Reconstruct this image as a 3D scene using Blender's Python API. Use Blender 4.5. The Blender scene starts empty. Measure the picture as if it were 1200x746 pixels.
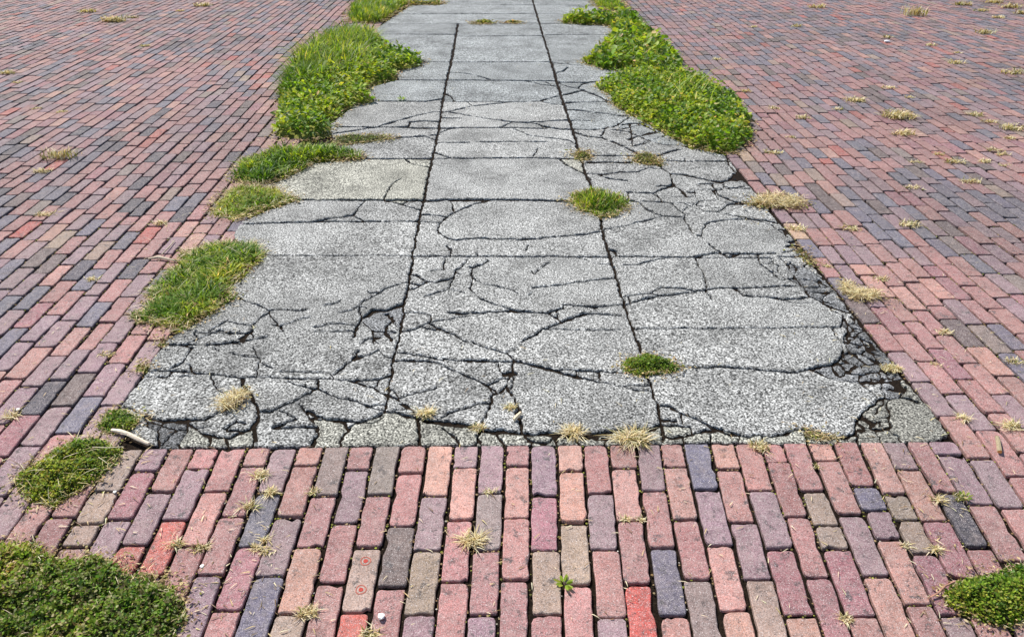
import bpy, math, random
import numpy as np
from mathutils import Matrix, Vector
from mathutils.geometry import delaunay_2d_cdt

# ------------------------------------------------------------------ camera, sky, sun, exposure
scene = bpy.context.scene
PITCH, YAW, ROLL, CAM_H, FOC = 0.51805, 0.026756, 0.00802, 1.68, 933.0
_cp, _sp = math.cos(PITCH), math.sin(PITCH)
_f = np.array([math.sin(YAW) * _cp, math.cos(YAW) * _cp, -_sp])
_r = np.array([math.cos(YAW), -math.sin(YAW), 0.0])
_u = np.cross(_r, _f)
_cr, _sr = math.cos(ROLL), math.sin(ROLL)
RIGHT, UP, FWD = _cr * _r + _sr * _u, -_sr * _r + _cr * _u, _f
cam_data = bpy.data.cameras.new('camera')
cam = bpy.data.objects.new('camera', cam_data)
scene.collection.objects.link(cam)
cam_data.sensor_width = 36.0
cam_data.lens = 36.0 * FOC / 1200.0
cam_data.clip_start, cam_data.clip_end = 0.05, 500.0
cam.matrix_world = Matrix([[RIGHT[i], UP[i], -FWD[i], (0, 0, CAM_H)[i]] for i in range(3)] + [[0, 0, 0, 1]])
scene.camera = cam

SUN_EL, SUN_AZ = math.radians(52), math.atan2(-0.62, 0.78)
world = bpy.data.worlds.new('World'); scene.world = world; world.use_nodes = True
wn = world.node_tree.nodes; wl = world.node_tree.links
sky = wn.new('ShaderNodeTexSky'); sky.sky_type = 'NISHITA'; sky.sun_disc = False
sky.sun_elevation = SUN_EL; sky.sun_rotation = SUN_AZ
wn['Background'].inputs['Strength'].default_value = 0.10
wl.new(sky.outputs[0], wn['Background'].inputs['Color'])
sun_data = bpy.data.lights.new('sun', 'SUN'); sun_data.energy = 4.6; sun_data.angle = math.radians(0.5)
sun_data.color = (1.0, 0.955, 0.88)
sun = bpy.data.objects.new('sun', sun_data); scene.collection.objects.link(sun)
_sd = Vector((math.sin(SUN_AZ) * math.cos(SUN_EL), math.cos(SUN_AZ) * math.cos(SUN_EL), math.sin(SUN_EL)))
sun.rotation_euler = _sd.to_track_quat('Z', 'Y').to_euler()
sun.location = (-3, 5, 8)
vs = scene.view_settings
vs.view_transform = 'Standard'; vs.look = 'None'; vs.exposure = 0.30; vs.gamma = 1.0; vs.use_curve_mapping = False

rng = np.random.default_rng(11)
random.seed(5)
COL = scene.collection

# ------------------------------------------------------------------ ground profile and survey of the photograph
PATH_CX, Y0, SLAB_W, SLAB_L = 0.0983, 2.1044, 0.96876, 0.73823     # path axis, near end of the slabs, slab size
RAMP = math.tan(math.radians(5.6))                                  # the brick apron falls away from the slab end

def prof(y):
    s = Y0 - 0.01 - np.asarray(y, float)
    return -RAMP * 0.5 * (s + np.sqrt(s * s + 0.0016)) + RAMP * 0.5 * 0.0

def px(points):
    """surveyed photograph points -> places on the ground (x, y)"""
    p = np.atleast_2d(np.asarray(points, float))
    d = ((p[:, 0:1] - 600) / FOC) * RIGHT + (-(p[:, 1:2] - 373) / FOC) * UP + FWD
    t = -CAM_H / d[:, 2]
    g = t[:, None] * d[:, :2]
    n = np.array([0, -RAMP, 1.0])
    t2 = (np.array([0, Y0, -CAM_H]) @ n) / (d @ n)
    g2 = t2[:, None] * d[:, :2]
    return np.where((g[:, 1:2] < Y0), g2, g)

def to_px(x, y, z):
    v = np.stack([np.asarray(x, float), np.asarray(y, float), np.asarray(z, float) - CAM_H], -1)
    c = v @ FWD
    return 600 + FOC * (v @ RIGHT) / c, 373 - FOC * (v @ UP) / c

# ------------------------------------------------------------------ smooth value noise
_perm = np.random.default_rng(3).random((256, 256)).astype(np.float32)
def vnoise(x, y, scale, seed=0):
    x = np.asarray(x, float) * scale + seed * 17.31; y = np.asarray(y, float) * scale + seed * 7.77
    xi, yi = np.floor(x).astype(int), np.floor(y).astype(int)
    fx, fy = x - xi, y - yi
    fx = fx * fx * (3 - 2 * fx); fy = fy * fy * (3 - 2 * fy)
    g = lambda a, b: _perm[a & 255, b & 255]
    return (g(xi, yi) * (1 - fx) + g(xi + 1, yi) * fx) * (1 - fy) + (g(xi, yi + 1) * (1 - fx) + g(xi + 1, yi + 1) * fx) * fy

def srgb(r, g, b, k=1.0):
    f = lambda c: ((c / 255 + 0.055) / 1.055) ** 2.4 if c > 10 else c / 255 / 12.92
    return tuple(f(c) * k for c in (r, g, b))

# ------------------------------------------------------------------ materials
def new_mat(name):
    m = bpy.data.materials.new(name); m.use_nodes = True
    nt = m.node_tree
    return m, nt.nodes, nt.links, nt.nodes['Principled BSDF']

def mixc(n, l, fac, a, b, mode='MIX'):
    mx = n.new('ShaderNodeMix'); mx.data_type = 'RGBA'; mx.blend_type = mode
    for sock, v in ((0, fac), (6, a), (7, b)):
        if isinstance(v, (int, float)): mx.inputs[sock].default_value = v
        elif isinstance(v, tuple): mx.inputs[sock].default_value = (*v, 1) if len(v) == 3 else v
        else: l.new(v, mx.inputs[sock])
    return mx.outputs[2]

def noise(n, l, vec, scale, detail=3, rough=0.55):
    t = n.new('ShaderNodeTexNoise'); t.inputs['Scale'].default_value = scale
    t.inputs['Detail'].default_value = detail; t.inputs['Roughness'].default_value = rough
    l.new(vec, t.inputs['Vector']); return t.outputs[0]

def ramp(n, l, fac, stops):
    r = n.new('ShaderNodeValToRGB'); e = r.color_ramp.elements
    while len(e) < len(stops): e.new(0.5)
    for k, (p, c) in zip(e, stops):
        k.position = p; k.color = (c, c, c, 1) if isinstance(c, (int, float)) else (*c, 1)
    l.new(fac, r.inputs[0]); return r.outputs[0]

def attr(n, name='tint'):
    a = n.new('ShaderNodeAttribute'); a.attribute_name = name; return a.outputs['Color']

def bump(n, l, h, bsdf, strength, dist):
    b = n.new('ShaderNodeBump'); b.inputs['Strength'].default_value = strength; b.inputs['Distance'].default_value = dist
    l.new(h, b.inputs['Height']); l.new(b.outputs[0], bsdf.inputs['Normal'])

def add_math(n, l, op, a, b):
    m = n.new('ShaderNodeMath'); m.operation = op
    for i, v in enumerate((a, b)):
        if isinstance(v, (int, float)): m.inputs[i].default_value = v
        else: l.new(v, m.inputs[i])
    return m.outputs[0]

def make_brick_mat():
    m, n, l, b = new_mat('worn_fired_brick')
    pos = n.new('ShaderNodeNewGeometry').outputs['Position']
    c = attr(n)
    big = noise(n, l, pos, 9, 4); mid = noise(n, l, pos, 42, 4, 0.65); fine = noise(n, l, pos, 260, 3, 0.7); grit = noise(n, l, pos, 380, 2, 0.6)
    wide = noise(n, l, pos, 0.9, 4, 0.6)
    c = mixc(n, l, 1.0, c, ramp(n, l, wide, [(0.34, 0.66), (0.52, 0.97), (0.7, 1.1)]), 'MULTIPLY')
    c = mixc(n, l, 0.85, c, ramp(n, l, big, [(0.3, 0.80), (0.7, 1.18)]), 'MULTIPLY')
    c = mixc(n, l, 0.9, c, ramp(n, l, mid, [(0.28, 0.70), (0.5, 1.0), (0.75, 1.15)]), 'MULTIPLY')
    c = mixc(n, l, 1.0, c, ramp(n, l, fine, [(0.30, 0.42), (0.5, 1.0), (0.70, 1.6)]), 'MULTIPLY')
    dust = ramp(n, l, noise(n, l, pos, 60, 5, 0.75), [(0.40, 0.0), (0.68, 0.30)])
    c = mixc(n, l, dust, c, (0.47, 0.40, 0.375))
    # pale sandy wear, dark tarry grime, pits and bright quartz grit
    wear = ramp(n, l, noise(n, l, pos, 17, 5, 0.7), [(0.52, 0.0), (0.75, 0.45)])
    c = mixc(n, l, add_math(n, l, 'MULTIPLY', wear, 0.65), c, srgb(190, 168, 158))
    grime = ramp(n, l, noise(n, l, pos, 26, 5, 0.72), [(0.57, 0.0), (0.66, 0.72)])
    c = mixc(n, l, grime, c, (0.055, 0.05, 0.05))
    # fine transverse firing cracks and smeared tar patches
    mp = n.new('ShaderNodeMapping'); mp.inputs['Scale'].default_value = (11, 75, 11); l.new(pos, mp.inputs['Vector'])
    crk = ramp(n, l, noise(n, l, mp.outputs[0], 1.0, 5, 0.6), [(0.485, 0.0), (0.5, 0.6), (0.515, 0.0)])
    crk = add_math(n, l, 'MULTIPLY', crk, ramp(n, l, noise(n, l, pos, 8, 2), [(0.50, 0.0), (0.62, 1.0)]))
    c = mixc(n, l, crk, c, (0.06, 0.045, 0.04))
    tar = ramp(n, l, noise(n, l, pos, 13, 6, 0.8), [(0.60, 0.0), (0.66, 0.55)])
    c = mixc(n, l, tar, c, (0.10, 0.095, 0.10))
    pits = ramp(n, l, noise(n, l, pos, 170, 2, 0.5), [(0.66, 0.0), (0.72, 0.8)])
    c = mixc(n, l, pits, c, (0.05, 0.04, 0.04))
    spk = ramp(n, l, grit, [(0.60, 0.0), (0.67, 0.85)])
    c = mixc(n, l, spk, c, (0.72, 0.66, 0.64))
    l.new(c, b.inputs['Base Color']); b.inputs['Roughness'].default_value = 0.82
    b.inputs['Specular IOR Level'].default_value = 0.35
    h = add_math(n, l, 'ADD', add_math(n, l, 'MULTIPLY', mid, 1.6), fine)
    h = add_math(n, l, 'SUBTRACT', h, pits)
    bump(n, l, h, b, 0.55, 0.0025)
    return m

def make_slab_mat():
    m, n, l, b = new_mat('weathered_exposed_aggregate_concrete')
    pos = n.new('ShaderNodeNewGeometry').outputs['Position']
    c = attr(n)
    big = noise(n, l, pos, 3.5, 5, 0.6); mid = noise(n, l, pos, 21, 4, 0.6)
    s1 = noise(n, l, pos, 150, 2, 0.55); s2 = noise(n, l, pos, 78, 2, 0.5); s3 = noise(n, l, pos, 330, 2, 0.6)
    c = mixc(n, l, 1.0, c, ramp(n, l, big, [(0.30, 0.62), (0.5, 1.0), (0.70, 1.25)]), 'MULTIPLY')
    c = mixc(n, l, 1.0, c, ramp(n, l, mid, [(0.25, 0.72), (0.5, 1.0), (0.75, 1.22)]), 'MULTIPLY')
    c = mixc(n, l, 1.0, c, ramp(n, l, s1, [(0.36, 0.08), (0.45, 0.68), (0.53, 1.15), (0.65, 2.2)]), 'MULTIPLY')
    c = mixc(n, l, 1.0, c, ramp(n, l, s2, [(0.30, 0.45), (0.46, 1.0), (0.70, 1.35)]), 'MULTIPLY')
    c = mixc(n, l, 1.0, c, ramp(n, l, s3, [(0.32, 0.55), (0.5, 1.0), (0.68, 1.4)]), 'MULTIPLY')
    # hairline crazing between the open cracks
    wob = n.new('ShaderNodeTexNoise'); wob.inputs['Scale'].default_value = 16; wob.inputs['Detail'].default_value = 5; l.new(pos, wob.inputs['Vector'])
    vm = n.new('ShaderNodeVectorMath'); vm.operation = 'MULTIPLY_ADD'; l.new(wob.outputs['Color'], vm.inputs[0]); vm.inputs[1].default_value = (0.10, 0.10, 0.0); l.new(pos, vm.inputs[2])
    haz = None
    for sc, th in ((5.0, 0.011), (11.0, 0.016)):
        vo = n.new('ShaderNodeTexVoronoi'); vo.voronoi_dimensions = '2D'; vo.feature = 'DISTANCE_TO_EDGE'; vo.inputs['Scale'].default_value = sc; l.new(vm.outputs[0], vo.inputs['Vector'])
        ln = ramp(n, l, vo.outputs['Distance'], [(0.0, 1.0), (th, 0.0)])
        mk = ramp(n, l, noise(n, l, pos, 2.6 if sc < 8 else 3.7, 3), [(0.50, 0.0), (0.60, 0.85)])
        ln = add_math(n, l, 'MULTIPLY', ln, mk); haz = ln if haz is None else add_math(n, l, 'MAXIMUM', haz, ln)
    c = mixc(n, l, haz, c, (0.02, 0.017, 0.014))
    lime = ramp(n, l, noise(n, l, pos, 6.5, 6, 0.75), [(0.66, 0.0), (0.74, 0.55)])
    c = mixc(n, l, lime, c, (0.62, 0.62, 0.60))
    l.new(c, b.inputs['Base Color']); b.inputs['Roughness'].default_value = 0.9
    b.inputs['Specular IOR Level'].default_value = 0.25
    h = add_math(n, l, 'ADD', add_math(n, l, 'MULTIPLY', s2, 1.3), s1)
    bump(n, l, h, b, 0.6, 0.003)
    return m

def make_soil_mat():
    m, n, l, b = new_mat('dark_damp_soil')
    pos = n.new('ShaderNodeNewGeometry').outputs['Position']
    f = noise(n, l, pos, 130, 4, 0.7); g = noise(n, l, pos, 14, 3)
    c = ramp(n, l, f, [(0.3, (0.010, 0.007, 0.005)), (0.55, (0.032, 0.023, 0.014)), (0.72, (0.075, 0.055, 0.035)), (0.8, (0.18, 0.15, 0.11))])
    mossy = ramp(n, l, g, [(0.56, 0.0), (0.68, 0.5)])
    c = mixc(n, l, mossy, c, (0.045, 0.05, 0.012))
    l.new(c, b.inputs['Base Color']); b.inputs['Roughness'].default_value = 0.95
    b.inputs['Specular IOR Level'].default_value = 0.1
    bump(n, l, f, b, 0.8, 0.006)
    return m

def make_ground_mat():
    # bare soil under the paving; far beyond the built bricks the same brick bond goes on as material
    m, n, l, b = new_mat('soil_and_far_brick_paving')
    geo = n.new('ShaderNodeNewGeometry'); pos = geo.outputs['Position']
    f = noise(n, l, pos, 130, 4, 0.7)
    soil = ramp(n, l, f, [(0.32, (0.006, 0.004, 0.003)), (0.55, (0.018, 0.012, 0.008)), (0.70, (0.045, 0.032, 0.02)), (0.80, (0.15, 0.12, 0.08))])
    sep = n.new('ShaderNodeSeparateXYZ'); l.new(pos, sep.inputs[0])
    cmb = n.new('ShaderNodeCombineXYZ'); l.new(sep.outputs[1], cmb.inputs[0]); l.new(sep.outputs[0], cmb.inputs[1])
    bt = n.new('ShaderNodeTexBrick'); l.new(cmb.outputs[0], bt.inputs['Vector'])
    bt.inputs['Scale'].default_value = 1.0; bt.inputs['Brick Width'].default_value = 0.219; bt.inputs['Row Height'].default_value = 0.0851
    bt.inputs['Mortar Size'].default_value = 0.004; bt.inputs['Color1'].default_value = (*srgb(165, 115, 115), 1)
    bt.inputs['Color2'].default_value = (*srgb(140, 105, 120), 1); bt.inputs['Mortar'].default_value = (0.03, 0.022, 0.015, 1)
    far = add_math(n, l, 'MAXIMUM', add_math(n, l, 'GREATER_THAN', sep.outputs[1], 14.4),
                   add_math(n, l, 'GREATER_THAN', add_math(n, l, 'ABSOLUTE', sep.outputs[0], 0.0), 9.7))
    far = add_math(n, l, 'MAXIMUM', far, add_math(n, l, 'LESS_THAN', sep.outputs[1], 0.45))
    c = mixc(n, l, far, soil, bt.outputs['Color'])
    l.new(c, b.inputs['Base Color']); b.inputs['Roughness'].default_value = 0.95
    b.inputs['Specular IOR Level'].default_value = 0.1
    bump(n, l, f, b, 0.8, 0.006)
    return m

def make_leaf_mat(name, trans=0.35, rough=0.5):
    m, n, l, b = new_mat(name)
    pos = n.new('ShaderNodeNewGeometry').outputs['Position']
    c = mixc(n, l, 0.8, attr(n), ramp(n, l, noise(n, l, pos, 160, 2), [(0.3, 0.78), (0.7, 1.22)]), 'MULTIPLY')
    l.new(c, b.inputs['Base Color']); b.inputs['Roughness'].default_value = rough
    b.inputs['Specular IOR Level'].default_value = 0.3
    tr = n.new('ShaderNodeBsdfTranslucent'); l.new(mixc(n, l, 1.0, c, (1.25, 1.2, 0.55), 'MULTIPLY'), tr.inputs['Color'])
    mx = n.new('ShaderNodeMixShader'); mx.inputs[0].default_value = trans
    l.new(b.outputs[0], mx.inputs[1]); l.new(tr.outputs[0], mx.inputs[2])
    l.new(mx.outputs[0], n['Material Output'].inputs['Surface'])
    return m

def make_tint_mat(name, rough=0.85, scale=200, lo=0.75, hi=1.25):
    m, n, l, b = new_mat(name)
    pos = n.new('ShaderNodeNewGeometry').outputs['Position']
    f = noise(n, l, pos, scale, 3, 0.65)
    c = mixc(n, l, 1.0, attr(n), ramp(n, l, f, [(0.3, lo), (0.7, hi)]), 'MULTIPLY')
    l.new(c, b.inputs['Base Color']); b.inputs['Roughness'].default_value = rough
    b.inputs['Specular IOR Level'].default_value = 0.25
    bump(n, l, f, b, 0.4, 0.002)
    return m

M_BRICK, M_SLAB, M_SOIL, M_GROUND = make_brick_mat(), make_slab_mat(), make_soil_mat(), make_ground_mat()
M_GRASS, M_STRAW = make_leaf_mat('grass_blade', 0.45), make_leaf_mat('dry_straw', 0.25, 0.7)
M_STONE, M_WOOD, M_MOUND = make_tint_mat('pale_grit'), make_tint_mat('bare_wood', 0.7, 120), make_tint_mat('moss_cushion', 0.95, 240, 0.5, 1.5)

# ------------------------------------------------------------------ mesh helpers
def link(name, me, parent=None, loc=None):
    o = bpy.data.objects.new(name, me); COL.objects.link(o)
    if loc is not None: o.location = loc
    if parent is not None: o.parent = parent
    return o

def set_tint(me, colors):
    a = me.color_attributes.new('tint', 'FLOAT_COLOR', 'POINT')
    c = np.ones((len(me.vertices), 4), np.float32); c[:, :3] = colors
    a.data.foreach_set('color', c.ravel())

def mesh(name, verts, faces, mat, tint=None):
    me = bpy.data.meshes.new(name)
    me.from_pydata([tuple(v) for v in verts], [], faces)
    if tint is not None: set_tint(me, np.asarray(tint, np.float32))
    me.materials.append(mat)
    return me

def mesh_np(name, verts, polys_by_size, mat, tint):
    """fast mesh: verts (n,3), list of int arrays (m,k)"""
    me = bpy.data.meshes.new(name)
    verts = np.asarray(verts, np.float32)
    me.vertices.add(len(verts)); me.vertices.foreach_set('co', verts.ravel())
    loops = np.concatenate([p.ravel() for p in polys_by_size]).astype(np.int32)
    sizes = np.concatenate([np.full(len(p), p.shape[1], np.int32) for p in polys_by_size])
    me.loops.add(len(loops)); me.loops.foreach_set('vertex_index', loops)
    me.polygons.add(len(sizes))
    starts = np.concatenate([[0], np.cumsum(sizes)[:-1]]).astype(np.int32)
    me.polygons.foreach_set('loop_start', starts)
    try: me.polygons.foreach_set('loop_total', sizes)
    except Exception: pass
    me.update(calc_edges=True); me.validate()
    set_tint(me, np.asarray(tint, np.float32))
    me.materials.append(mat)
    return me

def tag(o, label=None, cat=None, group=None, kind=None):
    if label: o['label'] = label
    if cat: o['category'] = cat
    if group: o['group'] = group
    if kind: o['kind'] = kind
    return o

# ------------------------------------------------------------------ the ground sheet (soil the paving is bedded in)
ys = np.concatenate([[-150, -40, -10, 0], np.arange(0.5, 3.0, 0.05), np.arange(3.2, 15, 0.6), [20, 40, 100, 250]])
xs = np.concatenate([[-150, -40, -14], np.linspace(-9, 9, 13), [14, 40, 150]])
gv = [(x, y, float(prof(y)) - 0.013) for y in ys for x in xs]
nx = len(xs)
gf = [(j * nx + i, j * nx + i + 1, (j + 1) * nx + i + 1, (j + 1) * nx + i) for j in range(len(ys) - 1) for i in range(nx - 1)]
gme = mesh('ground', gv, gf, M_GROUND)
tag(link('ground', gme), kind='structure')

# ------------------------------------------------------------------ the slab path: cracks surveyed from the photograph
# each sheet: origin of a 5.97x enlargement, the part of the picture it speaks for, then (width, points)
S = 5.97
SHEETS = [
 ((120, 400), (0, 320, 402, 600), [
  (14, [(130,440),(290,505),(430,550),(560,540),(640,535),(730,530),(840,480),(930,430),(1000,380)]),
  (9, [(310,190),(480,200),(640,205),(760,220),(950,240),(1194,240)]), (9, [(275,240),(460,240),(490,205)]), (6, [(460,240),(640,232),(700,215)]),
  (12, [(490,180),(560,140),(610,70),(630,40),(520,20),(470,15)]), (7, [(590,150),(630,185),(660,220)]), (7, [(760,230),(790,310),(860,360)]),
  (20, [(975,240),(985,300),(1050,380),(1080,460),(1085,520),(1050,580),(1060,640),(1080,690)]), (12, [(1085,490),(1194,480)]),
  (8, [(730,20),(850,10),(960,8)]), (7, [(780,40),(820,60)]), (8, [(900,80),(1000,100),(1080,105)]), (8, [(1065,0),(1075,80),(1100,130),(1160,165),(1194,185)]),
  (7, [(1085,130),(1080,210),(1075,240)]), (12, [(700,640),(780,655),(900,660),(1000,620),(1060,580)]), (10, [(850,600),(930,550),(990,560)]), (8, [(870,610),(960,615)]),
  (8, [(530,700),(590,620),(580,540)]), (8, [(390,725),(385,620),(330,600),(290,510)]), (10, [(390,610),(430,550)]), (14, [(700,640),(745,660),(755,735)]),
  (14, [(860,665),(880,700),(900,735)]), (18, [(1050,640),(1060,735)]), (8, [(530,700),(540,735)]), (7, [(560,540),(700,640)])]),
 ((320, 400), (320, 520, 402, 600), [
  (12, [(0,240),(100,245),(220,250),(330,255),(430,250),(520,265),(600,285),(700,320),(780,360)]), (10, [(520,265),(620,265),(740,255),(820,230)]),
  (13, [(430,225),(500,165),(560,115),(590,60)]), (34, [(565,115),(590,105)]), (7, [(60,200),(250,205),(400,215),(430,240)]), (9, [(110,270),(200,310),(280,325)]),
  (14, [(320,260),(300,325),(200,380),(110,430),(0,470)]), (7, [(300,330),(450,380),(560,410),(680,440),(790,435)]), (6, [(610,420),(700,460),(785,485)]),
  (12, [(40,470),(110,510),(170,540),(80,570),(0,600)]), (9, [(180,420),(220,480),(260,530),(330,540)]), (14, [(240,480),(320,520),(410,540),(500,550),(600,550),(700,530),(780,490)]),
  (22, [(310,590),(320,640),(290,690),(280,730)]), (14, [(250,530),(320,590)]), (12, [(0,600),(150,595),(300,590)]), (16, [(500,560),(520,600),(490,660),(460,730)]),
  (10, [(520,600),(580,560),(700,555),(770,520)]), (18, [(785,490),(860,490),(940,515),(1020,530),(1100,540),(1194,560)]), (16, [(780,360),(850,390),(920,440),(970,470),(1020,530)]),
  (34, [(910,440),(940,450)]), (8, [(805,320),(860,350),(880,385),(950,370),(1050,345),(1150,310)]), (8, [(800,380),(840,395)]), (8, [(850,480),(900,470),(960,465)]),
  (14, [(1020,540),(1025,620),(1020,735)]), (14, [(845,130),(950,130),(1060,125),(1194,150)]), (11, [(880,70),(980,85),(1080,100),(1194,125)]), (7, [(720,0),(740,50),(770,90),(840,110)]),
  (6, [(740,50),(690,80),(640,90)]), (6, [(700,320),(730,270),(740,255)])]),
 ((520, 400), (520, 720, 402, 600), [
  (13, [(0,110),(100,125),(250,130),(400,138),(520,135)]), (10, [(210,0),(300,35),(440,80)]), (18, [(550,0),(500,45),(440,75)]),
  (14, [(440,75),(510,130),(620,160)]), (22, [(620,160),(720,185),(850,225),(960,250)]), (10, [(960,250),(1080,275),(1194,295)]), (10, [(760,190),(900,195),(1000,200),(1194,205)]),
  (12, [(920,200),(930,230)]), (12, [(1090,210),(1110,265)]), (12, [(0,165),(120,215),(250,270),(310,300),(350,360)]), (8, [(310,300),(400,260),(450,250)]),
  (12, [(375,150),(400,200),(440,230)]), (14, [(485,140),(485,210),(450,270),(410,330),(360,370)]), (30, [(430,225),(480,215)]), (20, [(440,300),(475,350),(500,410),(540,470),(520,500),(540,560),(545,640)]),
  (8, [(490,250),(490,310),(470,330)]), (7, [(400,350),(470,375)]), (8, [(310,300),(370,340)]), (18, [(350,360),(330,430),(300,500),(270,560),(262,600)]),
  (9, [(320,425),(220,430),(150,460),(60,490),(0,520)]), (18, [(0,560),(100,570),(200,590),(260,600),(340,620),(430,620),(540,640),(640,640),(700,630),(800,640),(900,650),(1000,650),(1194,630)]),
  (20, [(560,650),(600,690),(680,700)]), (12, [(370,640),(410,690),(440,735)]), (12, [(260,610),(240,660),(200,735)]), (12, [(0,600),(60,650),(120,735)]), (9, [(240,660),(260,735)]),
  (12, [(770,640),(790,690),(800,735)]), (8, [(1000,660),(1100,670),(1194,650)]), (10, [(1140,660),(1120,700),(1130,735)]), (9, [(620,690),(740,690),(770,650)]), (12, [(600,690),(610,735)]), (9, [(920,660),(960,735)])]),
 ((720, 400), (720, 920, 402, 600), [
  (11, [(240,190),(400,150),(480,165),(580,175),(700,170),(800,172),(930,185),(1080,200),(1194,205)]), (8, [(0,205),(100,210),(220,190)]), (7, [(0,295),(100,320),(265,350)]), (6, [(100,300),(250,295)]),
  (12, [(300,430),(370,440),(470,490),(600,540),(680,590),(800,620),(880,645)]), (15, [(320,520),(350,545),(430,545)]), (8, [(320,575),(430,580)]), (9, [(475,490),(480,570)]),
  (14, [(0,620),(100,610),(200,605),(270,605),(320,570),(345,640),(400,665),(480,660),(560,640),(620,620),(700,620),(760,600)]), (12, [(700,600),(760,630),(850,650),(920,660),(1000,650),(1100,655),(1194,640)]),
  (10, [(340,610),(350,690)]), (10, [(210,620),(230,735)]), (10, [(480,660),(490,735)]), (8, [(680,650),(690,735)]), (8, [(870,660),(900,735)]), (8, [(540,590),(560,640)]), (8, [(1040,655),(1050,735)]), (7, [(430,580),(540,590)])]),
 ((920, 400), (920, 1200, 402, 600), [
  (12, [(0,205),(100,210),(200,180),(300,155),(370,140),(410,90),(400,30),(395,0)]), (14, [(200,195),(300,235),(400,265),(520,275),(600,340),(650,390),(620,430),(550,480),(500,550),(495,640),(430,655),(370,665)]),
  (16, [(0,630),(80,605),(150,610),(250,630),(340,655),(400,660),(490,640)]), (20, [(520,275),(620,275),(720,270),(800,265),(850,250)]), (16, [(650,390),(700,380),(760,385),(850,390),(930,420)]),
  (9, [(730,390),(710,430),(740,510),(660,515)]), (9, [(685,380),(690,420),(650,440),(635,490)]), (20, [(560,520),(600,560),(620,600),(690,600),(730,580)]), (9, [(650,540),(660,580)]), (9, [(740,510),(720,610)]),
  (9, [(500,610),(560,600),(620,620),(720,610)]), (8, [(720,610),(790,650),(840,735)]), (9, [(640,620),(680,690),(690,735)]), (9, [(480,735),(520,650),(490,640)]), (9, [(680,280),(690,370)]), (9, [(150,620),(160,735)]), (9, [(370,665),(360,735)])]),
 ((180, 280), (0, 370, 282.5, 402), [
  (10, [(590,410),(700,450),(770,475),(800,495)]), (8, [(800,495),(900,490),(1000,500),(1070,495)]), (9, [(800,495),(830,550),(880,600),(900,640)]), (9, [(800,510),(740,550),(690,600),(690,680),(700,746)]),
  (7, [(690,605),(600,590),(520,565),(450,610),(390,640)]), (7, [(880,600),(960,580),(1010,560)]), (6, [(880,600),(830,590)]), (10, [(110,730),(330,735),(440,725),(560,715),(660,700),(790,675)]), (6, [(270,655),(300,680)]), (6, [(270,655),(680,650)]),
  (6, [(1010,560),(1100,540),(1194,590)])]),
 ((360, 280), (370, 550, 282.5, 402), [
  (9, [(720,240),(770,250),(830,290),(900,295),(960,280),(1020,265),(1040,215),(1085,190),(1120,135)]), (10, [(700,300),(600,325),(530,355),(500,375),(430,370)]), (8, [(500,375),(420,420),(360,465),(300,500),(220,510)]),
  (8, [(230,430),(180,450),(120,465)]), (14, [(360,465),(360,510),(390,545),(360,590)]), (9, [(360,470),(410,480)]), (17, [(390,545),(460,500),(550,490),(620,465),(680,445)]), (22, [(600,530),(610,560),(560,610),(550,650),(590,700),(625,735)]),
  (7, [(60,610),(170,585),(260,590),(340,600)]), (20, [(355,590),(340,620),(330,680)]), (7, [(60,640),(200,640),(320,640)]), (8, [(450,640),(470,690),(500,725)]), (8, [(330,740),(380,720),(430,690),(470,690)]),
  (9, [(710,300),(780,320),(830,295)]), (8, [(700,350),(780,330)]), (8, [(830,395),(900,375),(980,345),(1010,300),(1020,265)]), (6, [(870,215),(960,205),(965,130)]), (9, [(980,40),(1005,75),(1005,115)]),
  (8, [(670,505),(770,510),(860,520),(870,560),(830,590),(740,630),(650,640)]), (12, [(990,510),(1080,515),(1194,515)]), (7, [(840,580),(960,560),(1080,540),(1194,520)]), (13, [(850,590),(930,625),(1020,660),(1120,710),(1194,740)]),
  (6, [(820,610),(880,630),(930,630)]), (7, [(1194,270),(1150,250),(1080,240),(1040,230)]), (7, [(1010,345),(1100,375),(1194,385)])]),
 ((540, 280), (550, 730, 282.5, 402), [
  (15, [(80,195),(150,175),(200,150)]), (9, [(50,130),(0,200)]), (6, [(0,245),(80,265),(150,310),(230,320),(310,335),(400,375)]), (9, [(80,195),(75,240),(80,265)]), (8, [(0,380),(70,340),(110,380),(150,420),(250,450),(330,480),(380,495)]),
  (12, [(0,515),(130,512),(200,503),(350,500),(450,503),(550,508),(600,515),(650,540),(700,575)]), (16, [(390,740),(470,690),(560,640),(640,605),(720,570),(800,540),(870,520)]), (9, [(870,520),(960,520),(1080,530),(1170,530)]), (12, [(610,510),(650,495),(710,480),(715,450)]), (8, [(670,500),(675,555)]),
  (8, [(720,450),(820,460),(930,470),(1030,465),(1140,455)]), (7, [(930,470),(940,495)]), (8, [(500,335),(600,330),(720,318),(800,300),(920,290),(1000,275),(1090,270)]), (9, [(500,220),(510,245),(560,200),(615,160)]),
  (8, [(820,125),(880,150),(960,170),(1060,175)]), (8, [(480,0),(455,75)]), (6, [(480,390),(500,370)]), (13, [(0,685),(80,710),(150,746)]), (8, [(115,90),(120,115)]), (4, [(560,630),(1194,630)]), (11, [(1030,60),(1090,90),(1095,115)]), (6, [(80,265),(75,345)])]),
 ((720, 280), (730, 915, 282.5, 402), [
  (8, [(10,85),(25,115)]), (7, [(30,185),(160,180),(280,150),(380,128)]), (9, [(560,120),(700,92),(850,98),(1000,98),(1130,95),(1190,60)]), (14, [(620,0),(700,65),(770,105),(800,122),(860,105)]),
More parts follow.
